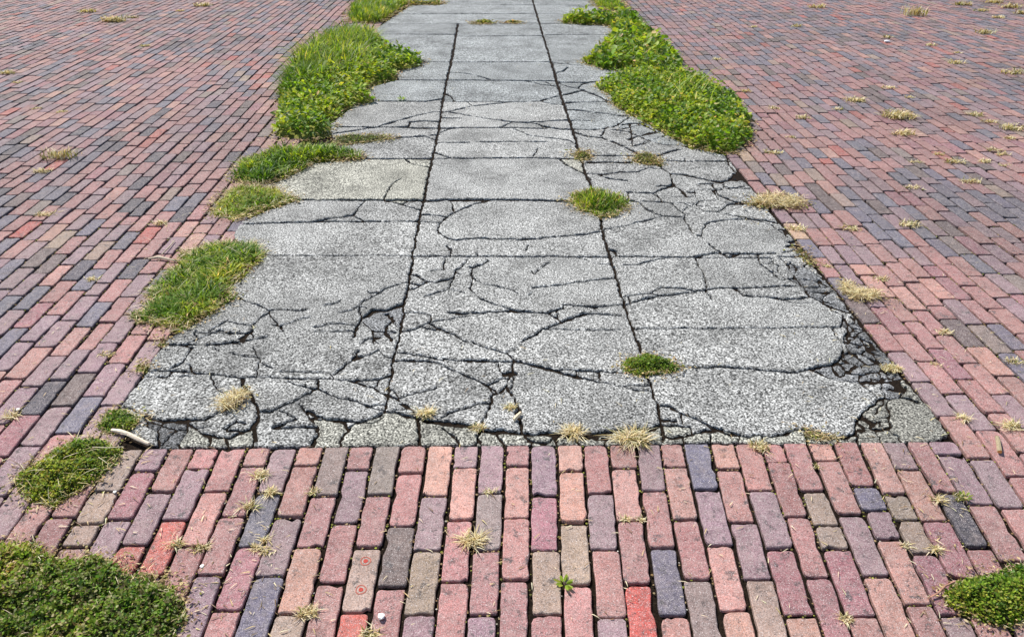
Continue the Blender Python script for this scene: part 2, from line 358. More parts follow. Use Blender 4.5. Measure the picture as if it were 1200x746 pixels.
  (8, [(570,125),(600,200),(640,280),(640,350)]), (9, [(90,450),(200,420),(320,395),(450,380),(560,360),(650,355)]), (7, [(60,400),(160,385),(260,380),(330,395)]), (6, [(260,375),(330,340),(450,340),(560,355)]),
  (9, [(650,350),(750,340),(850,340),(1000,332),(1194,325)]), (13, [(850,350),(900,385),(1000,400),(1194,410)]), (14, [(1000,105),(1020,165),(1080,210),(1150,270),(1194,310)]), (5, [(140,618),(1194,618)]), (6, [(100,400),(110,440)]), (7, [(0,535),(100,535)]), (5, [(640,355),(690,420)])]),
 ((860, 280), (915, 1200, 282.5, 402), [
  (12, [(310,270),(360,320)]), (8, [(340,325),(480,330),(660,328)]), (9, [(340,412),(450,410),(530,400)]), (9, [(330,420),(460,440),(560,440),(650,460),(700,500),(770,530),(750,570),(750,615)]),
  (12, [(390,210),(440,270),(490,330),(530,390),(610,430),(700,470),(810,510)]), (9, [(390,210),(385,190),(400,160),(430,180)]), (10, [(690,620),(720,680),(750,720),(750,746)]), (5, [(0,615),(750,615)]),
  (12, [(765,540),(800,590),(790,660),(810,746)]), (10, [(310,95),(420,80),(470,85)]), (10, [(345,0),(350,60),(310,95)]), (8, [(330,120),(470,120)]), (12, [(600,280),(660,328)])]),
 ((260, 160), (0, 450, 172, 282.5), [
  (10, [(1000,445),(960,490),(920,540),(830,560),(720,575),(640,590)]), (9, [(130,608),(400,602),(620,595),(800,590),(980,590),(1194,588)]), (5, [(1100,430),(1160,400),(1190,340)]), (8, [(720,575),(920,545),(1000,590)])]),
 ((440, 160), (450, 630, 172, 282.5), [
  (8, [(200,155),(260,190),(370,210)]), (8, [(410,105),(470,125),(530,150)]), (8, [(60,445),(180,470),(320,512)]), (7, [(200,465),(230,445)]),
  (11, [(830,437),(700,465),(600,505),(520,545),(450,600),(440,665),(500,705),(560,720),(700,708),(850,712),(1000,715),(1060,710),(1194,708)]), (9, [(500,440),(540,470),(550,515)]), (7, [(0,592),(150,588),(310,588),(430,600)]),
  (5, [(60,440),(100,350),(180,290)]), (7, [(1100,135),(1140,80),(1180,45)]), (6, [(1075,715),(1075,746)]), (6, [(330,540),(430,545),(500,555)])]),
 ((620, 160), (630, 815, 172, 282.5), [
  (9, [(200,150),(260,195),(330,230),(400,262)]), (8, [(25,130),(70,70),(110,40)]), (12, [(400,5),(520,10),(570,40),(650,60),(720,90),(770,120)]), (9, [(650,50),(740,50),(850,30)]), (9, [(770,5),(850,25),(960,55),(1060,60),(1194,95)]),
  (8, [(770,120),(900,130),(960,110),(1060,85)]), (7, [(380,125),(600,130),(740,130)]), (9, [(390,180),(560,175),(700,180)]), (9, [(400,250),(520,262),(640,245),(760,240),(830,215)]), (9, [(400,260),(440,300)]), (8, [(490,265),(560,290),(680,305)]),
  (15, [(830,160),(880,170),(950,230),(990,260),(1010,330),(1060,370),(1110,420)]), (9, [(990,255),(1080,260),(1194,285)]), (8, [(1000,340),(900,345)]), (8, [(1010,345),(950,360),(870,390),(760,390),(700,385),(690,440),(560,440)]), (8, [(870,390),(920,430),(930,455)]),
  (9, [(500,440),(680,440),(760,452),(930,455),(1000,465),(1194,465)]), (10, [(780,460),(820,505),(900,540),(940,555),(1020,560),(1080,565)]), (9, [(1000,465),(1040,510),(1090,545),(1080,570),(1110,620),(1150,680),(1194,700)]),
  (9, [(940,555),(850,580),(740,605),(620,635),(520,650),(400,680),(250,690),(0,715)]), (8, [(930,160),(1090,170),(1194,175)]), (6, [(1090,150),(1090,170)]), (7, [(290,20),(340,70)]), (9, [(1120,385),(1194,385)]), (7, [(360,150),(400,250)]), (7, [(830,215),(940,225)])]),
 ((760, 160), (815, 1200, 172, 282.5), [
  (9, [(300,80),(420,110),(480,130),(570,150)]), (8, [(340,168),(400,170),(560,168)]), (12, [(330,280),(430,300),(500,315),(560,305),(600,265),(640,255)]), (9, [(550,150),(560,190),(610,240),(640,255)]), (9, [(360,325),(440,320),(470,370),(520,370),(530,320)]),
  (8, [(470,370),(500,410),(620,455),(700,460)]), (11, [(350,692),(370,695),(380,640),(400,615),(470,590)]), (10, [(370,695),(420,746)]), (9, [(470,590),(600,578),(700,575),(780,590),(860,610),(910,650),(970,700),(1005,746)]), (9, [(360,500),(400,520),(480,525),(520,500),(560,470),(710,465)]),
  (8, [(330,470),(360,500)]), (8, [(480,525),(620,555),(720,570),(820,580),(900,600)]), (12, [(580,290),(660,300),(700,310)]), (6, [(530,340),(600,360),(710,360)])]),
 ((370, 60), (0, 555, -30, 172), [
  (8, [(910,295),(950,315),(970,345)]), (9, [(130,575),(300,550),(420,530),(550,490),(680,455),(800,425),(890,420)]), (7, [(540,530),(650,525),(660,490),(760,485),(870,490)]), (6, [(680,540),(860,535)]),
  (10, [(120,640),(300,625),(500,610),(620,600),(780,590),(860,580)]), (8, [(780,595),(850,620)]), (8, [(880,425),(960,415),(1080,385),(1194,370)]), (7, [(1060,355),(1095,380)]), (8, [(950,425),(1080,450),(1194,465)]), (7, [(880,465),(1020,468)]), (7, [(870,570),(930,545),(1020,535)]),
  (6, [(840,638),(1194,636)]), (8, [(830,705),(920,740)]), (6, [(930,145),(1060,155),(1194,185)])]),
 ((540, 60), (555, 715, -30, 172), [
  (7, [(60,160),(120,170),(210,200)]), (7, [(430,205),(600,235),(690,245)]), (6, [(600,215),(640,240)]), (9, [(0,400),(100,380),(200,370),(330,355),(450,352),(560,345),(640,320),(700,305)]), (8, [(560,350),(640,370),(730,378)]),
  (9, [(0,438),(150,465),(330,490),(520,505),(600,530),(700,545),(780,545)]), (8, [(420,495),(560,495),(660,485),(765,482)]), (6, [(540,510),(580,535)]), (6, [(270,535),(350,495)]), (6, [(380,545),(480,585),(590,600),(760,620),(810,650)]),
  (5, [(0,633),(360,630),(590,630)]), (7, [(500,735),(540,680),(590,630)]), (9, [(660,155),(710,145),(750,115)]), (8, [(640,85),(850,105)]), (9, [(690,225),(760,250),(820,260),(880,280),(960,310),(1030,345)]), (11, [(710,305),(800,285),(850,270)]), (9, [(820,260),(850,230),(920,215)]), (7, [(690,215),(880,220)]),
  (8, [(740,360),(900,352),(1030,350)]), (10, [(750,405),(880,415),(1000,430),(1100,435),(1194,445)]), (11, [(780,540),(900,545),(1000,540),(1080,510),(1160,470)]), (10, [(790,560),(880,590),(980,600),(1060,630),(1194,685)]), (8, [(1010,545),(980,590)]), (6, [(820,725),(1060,725),(1194,730)]), (12, [(1040,150),(1055,190)]), (8, [(1055,160),(1150,170)]), (6, [(770,480),(920,480)]), (6, [(920,215),(1060,200)])]),
 ((690, 60), (715, 1200, -30, 172), [
  (9, [(120,545),(200,510),(280,460)]), (10, [(90,600),(160,625),(240,660),(320,700),(400,725),(480,725),(560,690),(640,680)]), (10, [(230,510),(300,500),(370,500),(480,560)]), (9, [(290,505),(290,540),(300,570),(380,600),(450,630),(540,650),(680,655),(760,680),(860,710)]), (8, [(120,540),(290,560)]),
  (8, [(300,570),(310,660),(420,635)]), (8, [(310,660),(330,700)]), (8, [(0,435),(280,450)])]),
]
# slab joints, in photograph pixels: (width, points)
J1 = [(536.7,27.6),(529,72),(523.5,93.6),(518.3,121),(514,153),(507.4,180.6),(504.5,193.5),(497,232),(493.6,247),(486,284),(484,298.4),(479,330),(474,355),(469,384),(464.7,402),(460.7,423.5),(455,455),(451.5,482)]
J2 = [(622,-10),(624,0),(636,40),(646,72),(653.7,99),(662,125),(670.6,150.5),(678,175.6),(687,205),(692,215),(703.7,255.5),(708.6,281),(716,302),(729,347),(739,380.5),(747.6,400),(753.5,417),(760,445),(770,472),(773.6,494)]
JOINTS = [(2.0, J1), (1.7, J2[:4]), (2.4, J2[3:]),
 (1.2, [(300,299),(480,299.2),(716,300.3)]), (1.2, [(716,300.4),(905,301.7)]),
 (1.6, [(345,233.7),(430,233.8),(497,234)]), (1.8, [(497,235.5),(520,233.8),(580,233.2),(620,233.8),(665,235.6)]),
 (1.5, [(420,185.5),(470,185.7),(540,185.2),(620,184.7),(690,185.8)]), (1.2, [(690,189),(740,189.5)]),
 (1.0, [(395,148.5),(470,148.8),(515,149.5),(600,149.4),(640,150.5)]),
 (1.3, [(436,118.4),(500,118.4),(518,115.6)]), (1.2, [(518,118.5),(630,118.7)]), (1.2, [(660,119.5),(720,118.8),(790,119.5)]),
 (1.3, [(465,93.6),(560,93.8),(653,94.7)]), (1.0, [(655,96.2),(740,97)]), (1.5, [(490,72.5),(560,72.4),(690,72)]), (1.0, [(690,72),(760,71)]),
 (1.1, [(450,55),(500,55.2),(532,55)]), (0.7, [(445,40),(535,40)]), (0.5, [(535,42.5),(640,42)]), (0.8, [(640,40.5),(745,40)]),
 (1.2, [(440,27.8),(560,27.4),(735,27)]), (0.8, [(455,16.2),(600,16),(728,15.5)]), (1.0, [(470,6),(600,6),(722,6)]), (0.8, [(480,-3),(720,-3)]), (0.8, [(485,-11),(715,-11)])]
# worn outline of the path
OUTLINE = [(178,521),(152,505),(164,493),(141,475),(153,459),(168,441),(174,432),(178,418),(188,408),(197,397),(215,386),(226,380),(255,362),(272,350),(268,338),(287,320),(311,299),(296,296),(273,277),(279,265),(284,260),(314,246),(345,236),(326,226),(318,215),(352,200),(362,191),(400,188),(424,185),(398,175),(397,170),(388,155),(388,145),(418,122),(438,117),(428,104),(468,93),(458,81),(494,73),(457,57),(450,50),(441,34),(450,27),(466,16),(481,6.7),(488,-3),(492,-13),
 (703,-13),(714,0),(726,15),(736,28),(745,40),(758,57),(770,72),(786,93),(806,119),(830,150),(857,184),(868,198),(877,214),(880,228),(893,240),(907,251),(928,280),(942,298),(958,320),(974,340),(996,366),(1016,393),(1034,415),(1052,440),(1066,458),(1080,473),(1095,494),(1104,511),(1085,518),(1060,518.5),(1000,519),(940,518),(860,517.5),(800,517),(740,519),(660,520),(560,520.5),(480,521),(400,521.5),(300,521.5),(230,522)]
# crushed corners: sheet origin, polygon, cell size in metres, crack half width
CRUSH = [((920,400), [(400,20),(460,-40),(610,-40),(700,130),(790,255),(520,265),(230,190),(400,140)], 0.050, 0.0028), ((920,400), [(680,285),(830,275),(900,390),(740,385)], 0.05, 0.003),
 ((920,400), [(560,470),(650,430),(730,520),(720,610),(520,640),(500,560)], 0.045, 0.0035), ((860,280), [(370,-10),(450,-10),(480,80),(380,85),(345,60)], 0.05, 0.003),
 ((860,280), [(760,540),(830,530),(1010,760),(760,760)], 0.045, 0.0035), ((860,280), [(180,130),(460,130),(560,180),(670,325),(480,330),(350,310),(250,210)], 0.085, 0.0022),
 ((860,280), [(480,335),(680,330),(830,520),(700,470),(540,400)], 0.095, 0.0022), ((760,160), [(590,250),(670,250),(720,320),(580,315)], 0.06, 0.004), ((760,160), [(870,600),(960,650),(1040,746),(960,700)], 0.06, 0.003),
 ((180,280), [(260,650),(690,600),(700,720),(130,740)], 0.15, 0.0012), ((360,280), [(380,560),(600,500),(640,620),(560,740),(360,740)], 0.10, 0.0014),
 ((760,160), [(150,380),(700,320),(720,460),(480,530),(200,540)], 0.17, 0.0016), ((690,60), [(100,480),(480,520),(700,660),(300,640)], 0.2, 0.0022), ((120,400), [(300,520),(720,540),(700,640),(330,730)], 0.11, 0.0018)]

GX0, GX1, GDX = -1.50, 1.72, 0.0032
T0, T1, GDT = math.log(2.02), math.log(15.2), 0.0016
gx = np.arange(GX0, GX1, GDX); gt = np.arange(T0, T1, GDT); gy = np.exp(gt)
NXc, NYc = len(gx), len(gy)
GXm, GYm = np.meshgrid(gx, gy)
# edges of real breaks wander: distort the sampling positions a little
WX = GXm + 0.010 * (vnoise(GXm, GYm, 22, 1) - .5) + 0.009 * (vnoise(GXm, GYm, 75, 2) - .5) + 0.004 * (vnoise(GXm, GYm, 150, 12) - .5)
WY = GYm + 0.010 * (vnoise(GXm, GYm, 22, 3) - .5) + 0.009 * (vnoise(GXm, GYm, 75, 4) - .5) + 0.004 * (vnoise(GXm, GYm, 150, 14) - .5)
WN = 0.6 * vnoise(GXm, GYm, 18, 5) + 0.4 * vnoise(GXm, GYm, 60, 25)

def seg_dist(X, Y, a, b):
    d = b - a; L2 = max(d @ d, 1e-12)
    t = np.clip(((X - a[0]) * d[0] + (Y - a[1]) * d[1]) / L2, 0, 1)
    return np.hypot(X - a[0] - t * d[0], Y - a[1] - t * d[1]), t

def in_poly(X, Y, P):
    inside = np.zeros(np.shape(X), bool); j = len(P) - 1
    for i in range(len(P)):
        xi, yi, xj, yj = P[i][0], P[i][1], P[j][0], P[j][1]
        if yi != yj:
            inside ^= ((yi > Y) != (yj > Y)) & (X < (xj - xi) * (Y - yi) / (yj - yi) + xi)
        j = i
    return inside

def win(a, b, pad):
    x0, x1 = min(a[0], b[0]) - pad, max(a[0], b[0]) + pad; y0, y1 = min(a[1], b[1]) - pad, max(a[1], b[1]) + pad
    i0, i1 = np.searchsorted(gx, [x0, x1]); j0, j1 = np.searchsorted(gy, [y0, y1])
    return slice(max(j0, 0), min(j1 + 1, NYc)), slice(max(i0, 0), min(i1 + 1, NXc))

outl = px(OUTLINE)
for k_, (u_, v_) in enumerate(OUTLINE):          # the far-right edge runs straight along the first brick course
    if u_ > 700 and v_ < 512: outl[k_][0] = 1.561 - 0.006 * (k_ % 3)
F = np.full(GXm.shape, 0.05)
for k in range(len(outl)):
    a, b = outl[k], outl[(k + 1) % len(outl)]
    sl = win(a, b, 0.06)
    if F[sl].size:
        d, _ = seg_dist(WX[sl], WY[sl], a, b); F[sl] = np.minimum(F[sl], d)
ins = in_poly(WX, WY, outl)
F = np.where(ins, F, -F)

def burn(pts_px, w_px, joint=False):
    g = px(pts_px); p = np.asarray(pts_px, float)
    for k in range(len(g) - 1):
        a, b = g[k], g[k + 1]
        dpx = p[k + 1] - p[k]; L = np.hypot(*dpx)
        if L < 1e-6: continue
        nrm = np.array([-dpx[1], dpx[0]]) / L; mid = (p[k] + p[k + 1]) / 2
        ga, gb = px([mid - nrm * w_px / 2, mid + nrm * w_px / 2])
        d = (b - a) / max(np.hypot(*(b - a)), 1e-9)
        hw = 0.5 * abs((gb - ga) @ np.array([-d[1], d[0]]))
        hw = min(hw, 0.006 + 0.0035 * w_px)
        sl = win(a, b, hw * 1.6 + 0.014)
        if not F[sl].size: continue
        dist, t = seg_dist(WX[sl], WY[sl], a, b)
        h = np.maximum(hw * 1.5 * (0.75 + 0.5 * WN[sl]), 0.0024 + 0.0004 * a[1]) if joint else np.maximum(hw * (1.8 if mid[1] > 490 else 1.3) * (0.15 + 1.7 * WN[sl]), 0.0023 + 0.0004 * a[1])
        F[sl] = np.minimum(F[sl], dist - h)

for (ox, oy), (xa, xb, ya, yb), lines in SHEETS:
    for w, pts in lines:
        p = np.array([(ox + x / S, oy + y / S) for x, y in pts])
        run = []
        for k in range(len(p) - 1):
            n = max(1, int(np.hypot(*(p[k + 1] - p[k])) / 6))
            for i in range(n + (k == len(p) - 2)):
                q = p[k] + (p[k + 1] - p[k]) * i / n
                if xa - 1 <= q[0] <= xb + 1 and ya - 1 <= q[1] <= yb + 1: run.append(q)
                else:
                    if len(run) > 1: burn(run, w / S * 0.85)
                    run = []
        if len(run) > 1: burn(run, w / S * 0.85)
for w, pts in JOINTS: burn(pts, w, True)

crush_mask = np.zeros(F.shape, bool)
for (ox, oy), poly, cell, hw in CRUSH:
    P = px([(ox + x / S, oy + y / S) for x, y in poly])
    lo, hi = P.min(0), P.max(0)
    sl = win(lo, hi, 0.02)
    X, Y = WX[sl], WY[sl]
    msk = in_poly(X, Y, P)
    area = np.prod(hi - lo); n = max(5, int(area / cell ** 2 * 1.2))
    c = lo - .03 + rng.random((n, 2)) * (hi - lo + .06)
    d = np.sort(np.stack([np.hypot(X - q[0], Y - q[1]) for q in c], 0), axis=0)[:2] if n < 90 else None
    if d is None:
        d1 = np.full(X.shape, 9.); d2 = np.full(X.shape, 9.)
        for q in c:
            dd = np.hypot(X - q[0], Y - q[1]); d2 = np.minimum(d2, np.maximum(dd, d1)); d1 = np.minimum(d1, dd)
    else: d1, d2 = d
    e = (d2 - d1) / 2 - np.maximum(hw * (0.2 + 2.0 * WN[sl]), 0.0019 + 0.0002 * Y)
    F[sl] = np.where(msk, np.minimum(F[sl], e), F[sl])
    if cell < 0.12: crush_mask[sl] |= msk
F[0, :] = F[-1, :] = -0.01; F[:, 0] = F[:, -1] = -0.01

# label the broken pieces (runs + union-find)
B = F > 0
lab = np.zeros(F.shape, np.int32); parent = [0]
def find(a):
    while parent[a] != a: parent[a] = parent[parent[a]]; a = parent[a]
    return a
prev = []
for j in range(NYc):
    row = B[j].astype(np.int8); dd = np.diff(np.concatenate([[0], row, [0]]))
    st = np.flatnonzero(dd == 1); en = np.flatnonzero(dd == -1); cur = []
    pi = 0
    for s_, e_ in zip(st.tolist(), en.tolist()):
        l_ = 0
        for (ps, pe, pl) in prev:
            if ps < e_ and pe > s_:
                r_ = find(pl)
                if l_ == 0: l_ = r_
                else:
                    a_ = find(l_)
                    if a_ != r_: parent[r_] = a_
                    l_ = a_
        if l_ == 0: parent.append(len(parent)); l_ = len(parent) - 1
        lab[j, s_:e_] = l_; cur.append((s_, e_, l_))
    prev = cur
root = np.array([find(i) for i in range(len(parent))]); lab = root[lab]

def contours(Fv):
    """marching squares loops: list of (points, label)"""
    b = Fv > 0
    c = (b[:-1, :-1] * 1 + b[:-1, 1:] * 2 + b[1:, 1:] * 4 + b[1:, :-1] * 8)
    NB = NYc * NXc
    # edge ids: bottom (j,i)-(j,i+1): h ; left (j,i)-(j+1,i): v
    table = {1: [(3, 0)], 2: [(0, 1)], 3: [(3, 1)], 4: [(1, 2)], 5: [(3, 0), (1, 2)], 6: [(0, 2)], 7: [(3, 2)], 8: [(2, 3)], 9: [(2, 0)], 10: [(0, 1), (2, 3)], 11: [(2, 1)], 12: [(1, 3)], 13: [(1, 0)], 14: [(0, 3)]}
    nxt = {}
    js, is_ = np.nonzero((c > 0) & (c < 15))
    for j, i, k in zip(js.tolist(), is_.tolist(), c[js, is_].tolist()):
        e = (j * NXc + i, NB + j * NXc + i + 1, (j + 1) * NXc + i, NB + j * NXc + i)
        for a, q in table[k]: nxt[e[a]] = e[q]
    loops = []
    def pt(e):
        if e < NB:
            j, i = divmod(e, NXc); f0, f1 = Fv[j, i], Fv[j, i + 1]; t = f0 / (f0 - f1)
            return (gx[i] + GDX * t, gy[j]), (lab[j, i] or lab[j, i + 1])
        j, i = divmod(e - NB, NXc); f0, f1 = Fv[j, i], Fv[j + 1, i]; t = f0 / (f0 - f1)
        return (gx[i], gy[j] + (gy[j + 1] - gy[j]) * t), (lab[j, i] or lab[j + 1, i])
    while nxt:
        s_, e_ = nxt.popitem(); ids = [s_]
        while e_ != s_:
            ids.append(e_)
            if e_ not in nxt: break
            e_ = nxt.pop(e_)
        if len(ids) >= 4:
            P, L = zip(*[pt(i) for i in ids]); loops.append((np.array(P), L[0]))
    return loops

def simplify(P, tol):
    n = len(P)
    if n < 8: return P
    keep = np.zeros(n, bool); a = 0; b = int(np.argmax(((P - P[0]) ** 2).sum(1))); keep[[a, b]] = True
    st = [(a, b), (b, n)]
    while st:
        i, j = st.pop()
        if j - i < 2: continue
        q0, q1 = P[i], P[j % n]; d = q1 - q0; L = np.hypot(*d)
        m = P[i + 1:j] - q0
        ds = np.abs(m[:, 0] * d[1] - m[:, 1] * d[0]) / L if L > 1e-9 else np.hypot(m[:, 0], m[:, 1])
        k = int(np.argmax(ds))
        if ds[k] > tol: k += i + 1; keep[k] = True; st += [(i, k), (k, j)]
    return P[keep]

outer = {}; inner = {}
for store, off in ((outer, 0.0), (inner, 0.0055)):
    for P, L in contours(F - off):
        if L: 
            tol = 0.0008 + 0.0004 * P[:, 1].mean()
            Q = simplify(P, tol)
            if len(Q) >= 3: store.setdefault(int(L), []).append(Q)

path = bpy.data.objects.new('path', None); COL.objects.link(path); path.location = (PATH_CX, Y0, 0)
tag(path, kind='structure')
path_shift = np.array([PATH_CX, Y0, 0.0])

def bilabel(x, y):
    i = np.clip(np.round((x - GX0) / GDX).astype(int), 0, NXc - 1); j = np.clip(np.round((np.log(y) - T0) / GDT).astype(int), 0, NYc - 1)
    return F[j, i], lab[j, i]

cell_area = GDX * (gy * GDT)
areas = np.bincount(lab.ravel(), weights=np.repeat(cell_area, NXc))
crushed = np.bincount(lab.ravel(), weights=crush_mask.ravel().astype(float)); cnt = np.bincount(lab.ravel())
rub_v, rub_f, rub_c = [], [], []
n_frag = 0
for L, loops in outer.items():
    A = areas[L]
    if A < 2e-5: continue
    pts, edges, zr = [], [], []
    for Q in loops:
        s_ = len(pts); pts += [tuple(q) for q in Q]; zr += [0] * len(Q)
        edges += [(s_ + k, s_ + (k + 1) % len(Q)) for k in range(len(Q))]
    n_out = len(pts)
    for Q in inner.get(L, []):
        s_ = len(pts); pts += [tuple(q) for q in Q]; zr += [1] * len(Q)
        edges += [(s_ + k, s_ + (k + 1) % len(Q)) for k in range(len(Q))]
    try: vo, eo, fo, ov, oe, of = delaunay_2d_cdt([Vector(p) for p in pts], edges, [], 0, 1e-6)
    except Exception: continue
    vo = np.array([(v.x, v.y) for v in vo]); tri = np.array([f for f in fo if len(f) == 3])
    if len(tri) == 0: continue
    isin = np.array([1 if (o and max(zr[i] for i in o) == 1) else 0 for o in ov])
    cen = vo[tri].mean(1); fv, lv = bilabel(cen[:, 0], cen[:, 1])
    ok = in_poly(cen[:, 0], cen[:, 1], loops[0]) if len(loops) == 1 else None
    if ok is None:
        ok = np.zeros(len(cen), bool)
        for Q in loops: ok ^= in_poly(cen[:, 0], cen[:, 1], Q)
    tri = tri[ok]
    if len(tri) == 0: continue
    a, b, c = vo[tri[:, 0]], vo[tri[:, 1]], vo[tri[:, 2]]
    cr = (b[:, 0] - a[:, 0]) * (c[:, 1] - a[:, 1]) - (b[:, 1] - a[:, 1]) * (c[:, 0] - a[:, 0])
    tri[cr < 0] = tri[cr < 0][:, [0, 2, 1]]
    cxy = vo.mean(0); size = math.sqrt(A)
    fr_cr = crushed[L] / max(cnt[L], 1)
    base = -0.0015 + rng.normal(0, 0.0012) - (0.004 * rng.random() if size < 0.12 else 0) - (0.003 if fr_cr > .5 else 0)
    tilt = rng.normal(0, 0.010 if size < 0.25 else 0.003, 2)
    tilt = np.clip(tilt, -0.02, 0.02)
    z = base + (vo - cxy) @ tilt - np.where(isin == 1, 0, 0.0035)
    z = np.minimum(z, 0.006)
    nv = len(vo)
    # side walls along boundary edges of the kept triangles
    from_e = {}
    for t in tri.tolist():
        for k in range(3):
            e = (t[k], t[(k + 1) % 3])
            if (e[1], e[0]) in from_e: del from_e[(e[1], e[0])]
            else: from_e[e] = 1
    V = [(x, y, zz) for (x, y), zz in zip(vo, z)]
    low = {}
    Fc = [tuple(t) for t in tri.tolist()]
    for (p, q) in from_e:
        for w in (p, q):
            if w not in low: low[w] = len(V); V.append((vo[w][0], vo[w][1], -0.045))
        Fc.append((q, p, low[p], low[q]))
    X, Yc = cxy
    # surface colour of each piece: greyer, paler, buff or blackened concrete
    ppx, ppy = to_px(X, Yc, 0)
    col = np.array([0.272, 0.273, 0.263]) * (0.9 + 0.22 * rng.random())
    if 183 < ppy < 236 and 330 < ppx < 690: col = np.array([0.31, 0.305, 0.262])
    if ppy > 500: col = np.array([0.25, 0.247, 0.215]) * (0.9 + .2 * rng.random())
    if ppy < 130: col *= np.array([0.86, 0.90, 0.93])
    if fr_cr > .5: col = np.array([0.15, 0.153, 0.155]) * (0.8 + .5 * rng.random())
    if ppx > 980 and ppy > 460: col = np.array([0.20, 0.196, 0.172])
    if size < 0.028:
        o_ = len(rub_v); rub_v += V; rub_f += [tuple(i + o_ for i in f) for f in Fc]; rub_c += [tuple(col)] * len(V)
        continue
    V = np.array(V); org = np.array([X, Yc, 0.0])
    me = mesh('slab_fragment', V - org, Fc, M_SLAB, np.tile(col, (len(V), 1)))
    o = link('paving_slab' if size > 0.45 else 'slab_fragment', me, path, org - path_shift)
    n_frag += 1
if rub_v:
    tag(link('concrete_rubble', mesh('concrete_rubble', np.array(rub_v) - path_shift, rub_f, M_SLAB, rub_c), path), kind='stuff')
print('slab pieces', n_frag, 'rubble verts', len(rub_v))

# ------------------------------------------------------------------ brick pavement
PAL = {'p': srgb(186,137,133), 's': srgb(205,157,145), 'v': srgb(164,136,142), 'm': srgb(172,120,126), 'b': srgb(124,120,135), 'd': srgb(82,80,92),
       't': srgb(176,153,138), 'g': srgb(152,136,130), 'r': srgb(196,112,102), 'R': srgb(200,98,90), 'y': srgb(212,180,152), 'k': srgb(116,100,98)}
K_BR = 0.78
BW, BL, X00 = 0.0851, 0.219, -1.156
TOP = [169.7,199,228,258,288.6,318.4,348.9,380,409.5,438.4,470,500.7,532,562.4,592.5,621.8,652.3,683.2,713.9,745.7,774.5,802.5,832.7,862.8,893,920.6,949,978.4,1008.7,1036,1065,1090]
BOT = {5:239.4,6:275.4,7:316.4,8:357.5,9:395,10:431,11:469.5,12:509,13:546.6,14:584,15:621.8,16:661,17:698.8,18:736.5,19:772,20:810,21:847.7,22:886,23:923,24:963,25:996,26:1036,27:1072,28:1107,29:1142}
tops = px([(v, 525) for v in TOP])
bots = {i: px([(v, 738)])[0] for i, v in BOT.items()}
_c1 = rng.random((400, 4))
def colx(i, y):
    """x of the joint on the left of brick column i at distance y"""
    base = X00 + BW * i
    s = np.maximum(Y0 - np.asarray(y, float), 0)
    x = base - 0.0405 * s
    if 0 <= i <= 31:
        x = x + 0.8 * (tops[i][0] - (base - 0.0405 * (Y0 - tops[i][1])))* np.clip(1 - s / 0.8, 0, 1)
        if i in bots: x = x + 0.8 * (bots[i][0] - (base - 0.0405 * (Y0 - bots[i][1]))) * np.clip(s / 0.72, 0, 1.3)
    else:
        k = i if i > 31 else -i
        x = x + 0.009 * (vnoise(np.full(np.shape(y), i * 0.37), np.asarray(y, float), 1.6, 6) - .5) * 2
    # slow waves of the old paving
    d = np.maximum(np.abs(base) - 1.7, 0)
    x = x + 0.05 * np.minimum(d, 1.5) * np.sin(0.55 * np.asarray(y, float) + 0.4 * base) * 0.5
    return x

# columns of the apron in front of the slabs, as counted in the photograph: joint heights (px) and brick kinds
APRON = {
 -1: ([574.7, 613, 638.6], 'tttp'), 0: ([551.6, 607.9, 668], 'vmvp'), 1: ([575.6, 638, 705], 'pvrp'), 2: ([548.6, 608, 673.5], 'pvrp'), 3: ([575.6, 639, 705], 'pspk'),
 4: ([545.7, 604.5, 673.8], 'pppv'), 5: ([576.4, 639.4, 714.8], 'vbmp'), 6: ([545.7, 605.7, 674], 'spvb'), 7: ([579.8, 641, 718], 'gpst'), 8: ([549.6, 612, 682], 'pvpp'),
 9: ([579.8, 641, 717.3], 'gptr'), 10: ([554, 615.3, 687.2], 'ppkp'), 11: ([580.3, 645.3, 719.8], 'svtv'), 12: ([547.6, 608.6, 681.3], 'vspp'), 13: ([578, 644.4, 719.8], 'vgpv'),
 14: ([545.7, 606.9, 678.8], 'pspp'), 15: ([580.3, 644.4, 719.8], 'vmtp'), 16: ([552, 612.7, 685.5], 'sstp'), 17: ([578, 644.4, 724], 'pvpv'), 18: ([548, 610, 683.8], 'pspR'),
 19: ([575, 642, 721.5], 'vpbs'), 20: ([546.8, 609, 678.8], 'pspg'), 21: ([573.4, 638.6, 715.6], 'bvss'), 22: ([549, 612.4, 679.6], 'spvt'), 23: ([574.4, 642.8, 721.5], 'pvms'),
 24: ([540.7, 604.9, 677], 'pppm'), 25: ([574.7, 616, 644, 722], 'pttmp'), 26: ([539.6, 603, 676], 'spvs'), 27: ([569.7, 598, 632.7, 709.8], 'pbvsp'), 28: ([579, 610, 649.5, 722], 'sttmv'),
 29: ([549.6, 610.7, 678], 'vsmp'), 30: ([578, 642, 712], 'pdpp'), 31: ([532.5, 591.5, 658.7], 'vvpp')}
ext_left = lambda i: None

def wall_limits():
    """slab edge columns: the path occupies these columns beyond Y0"""
    return 0, 31

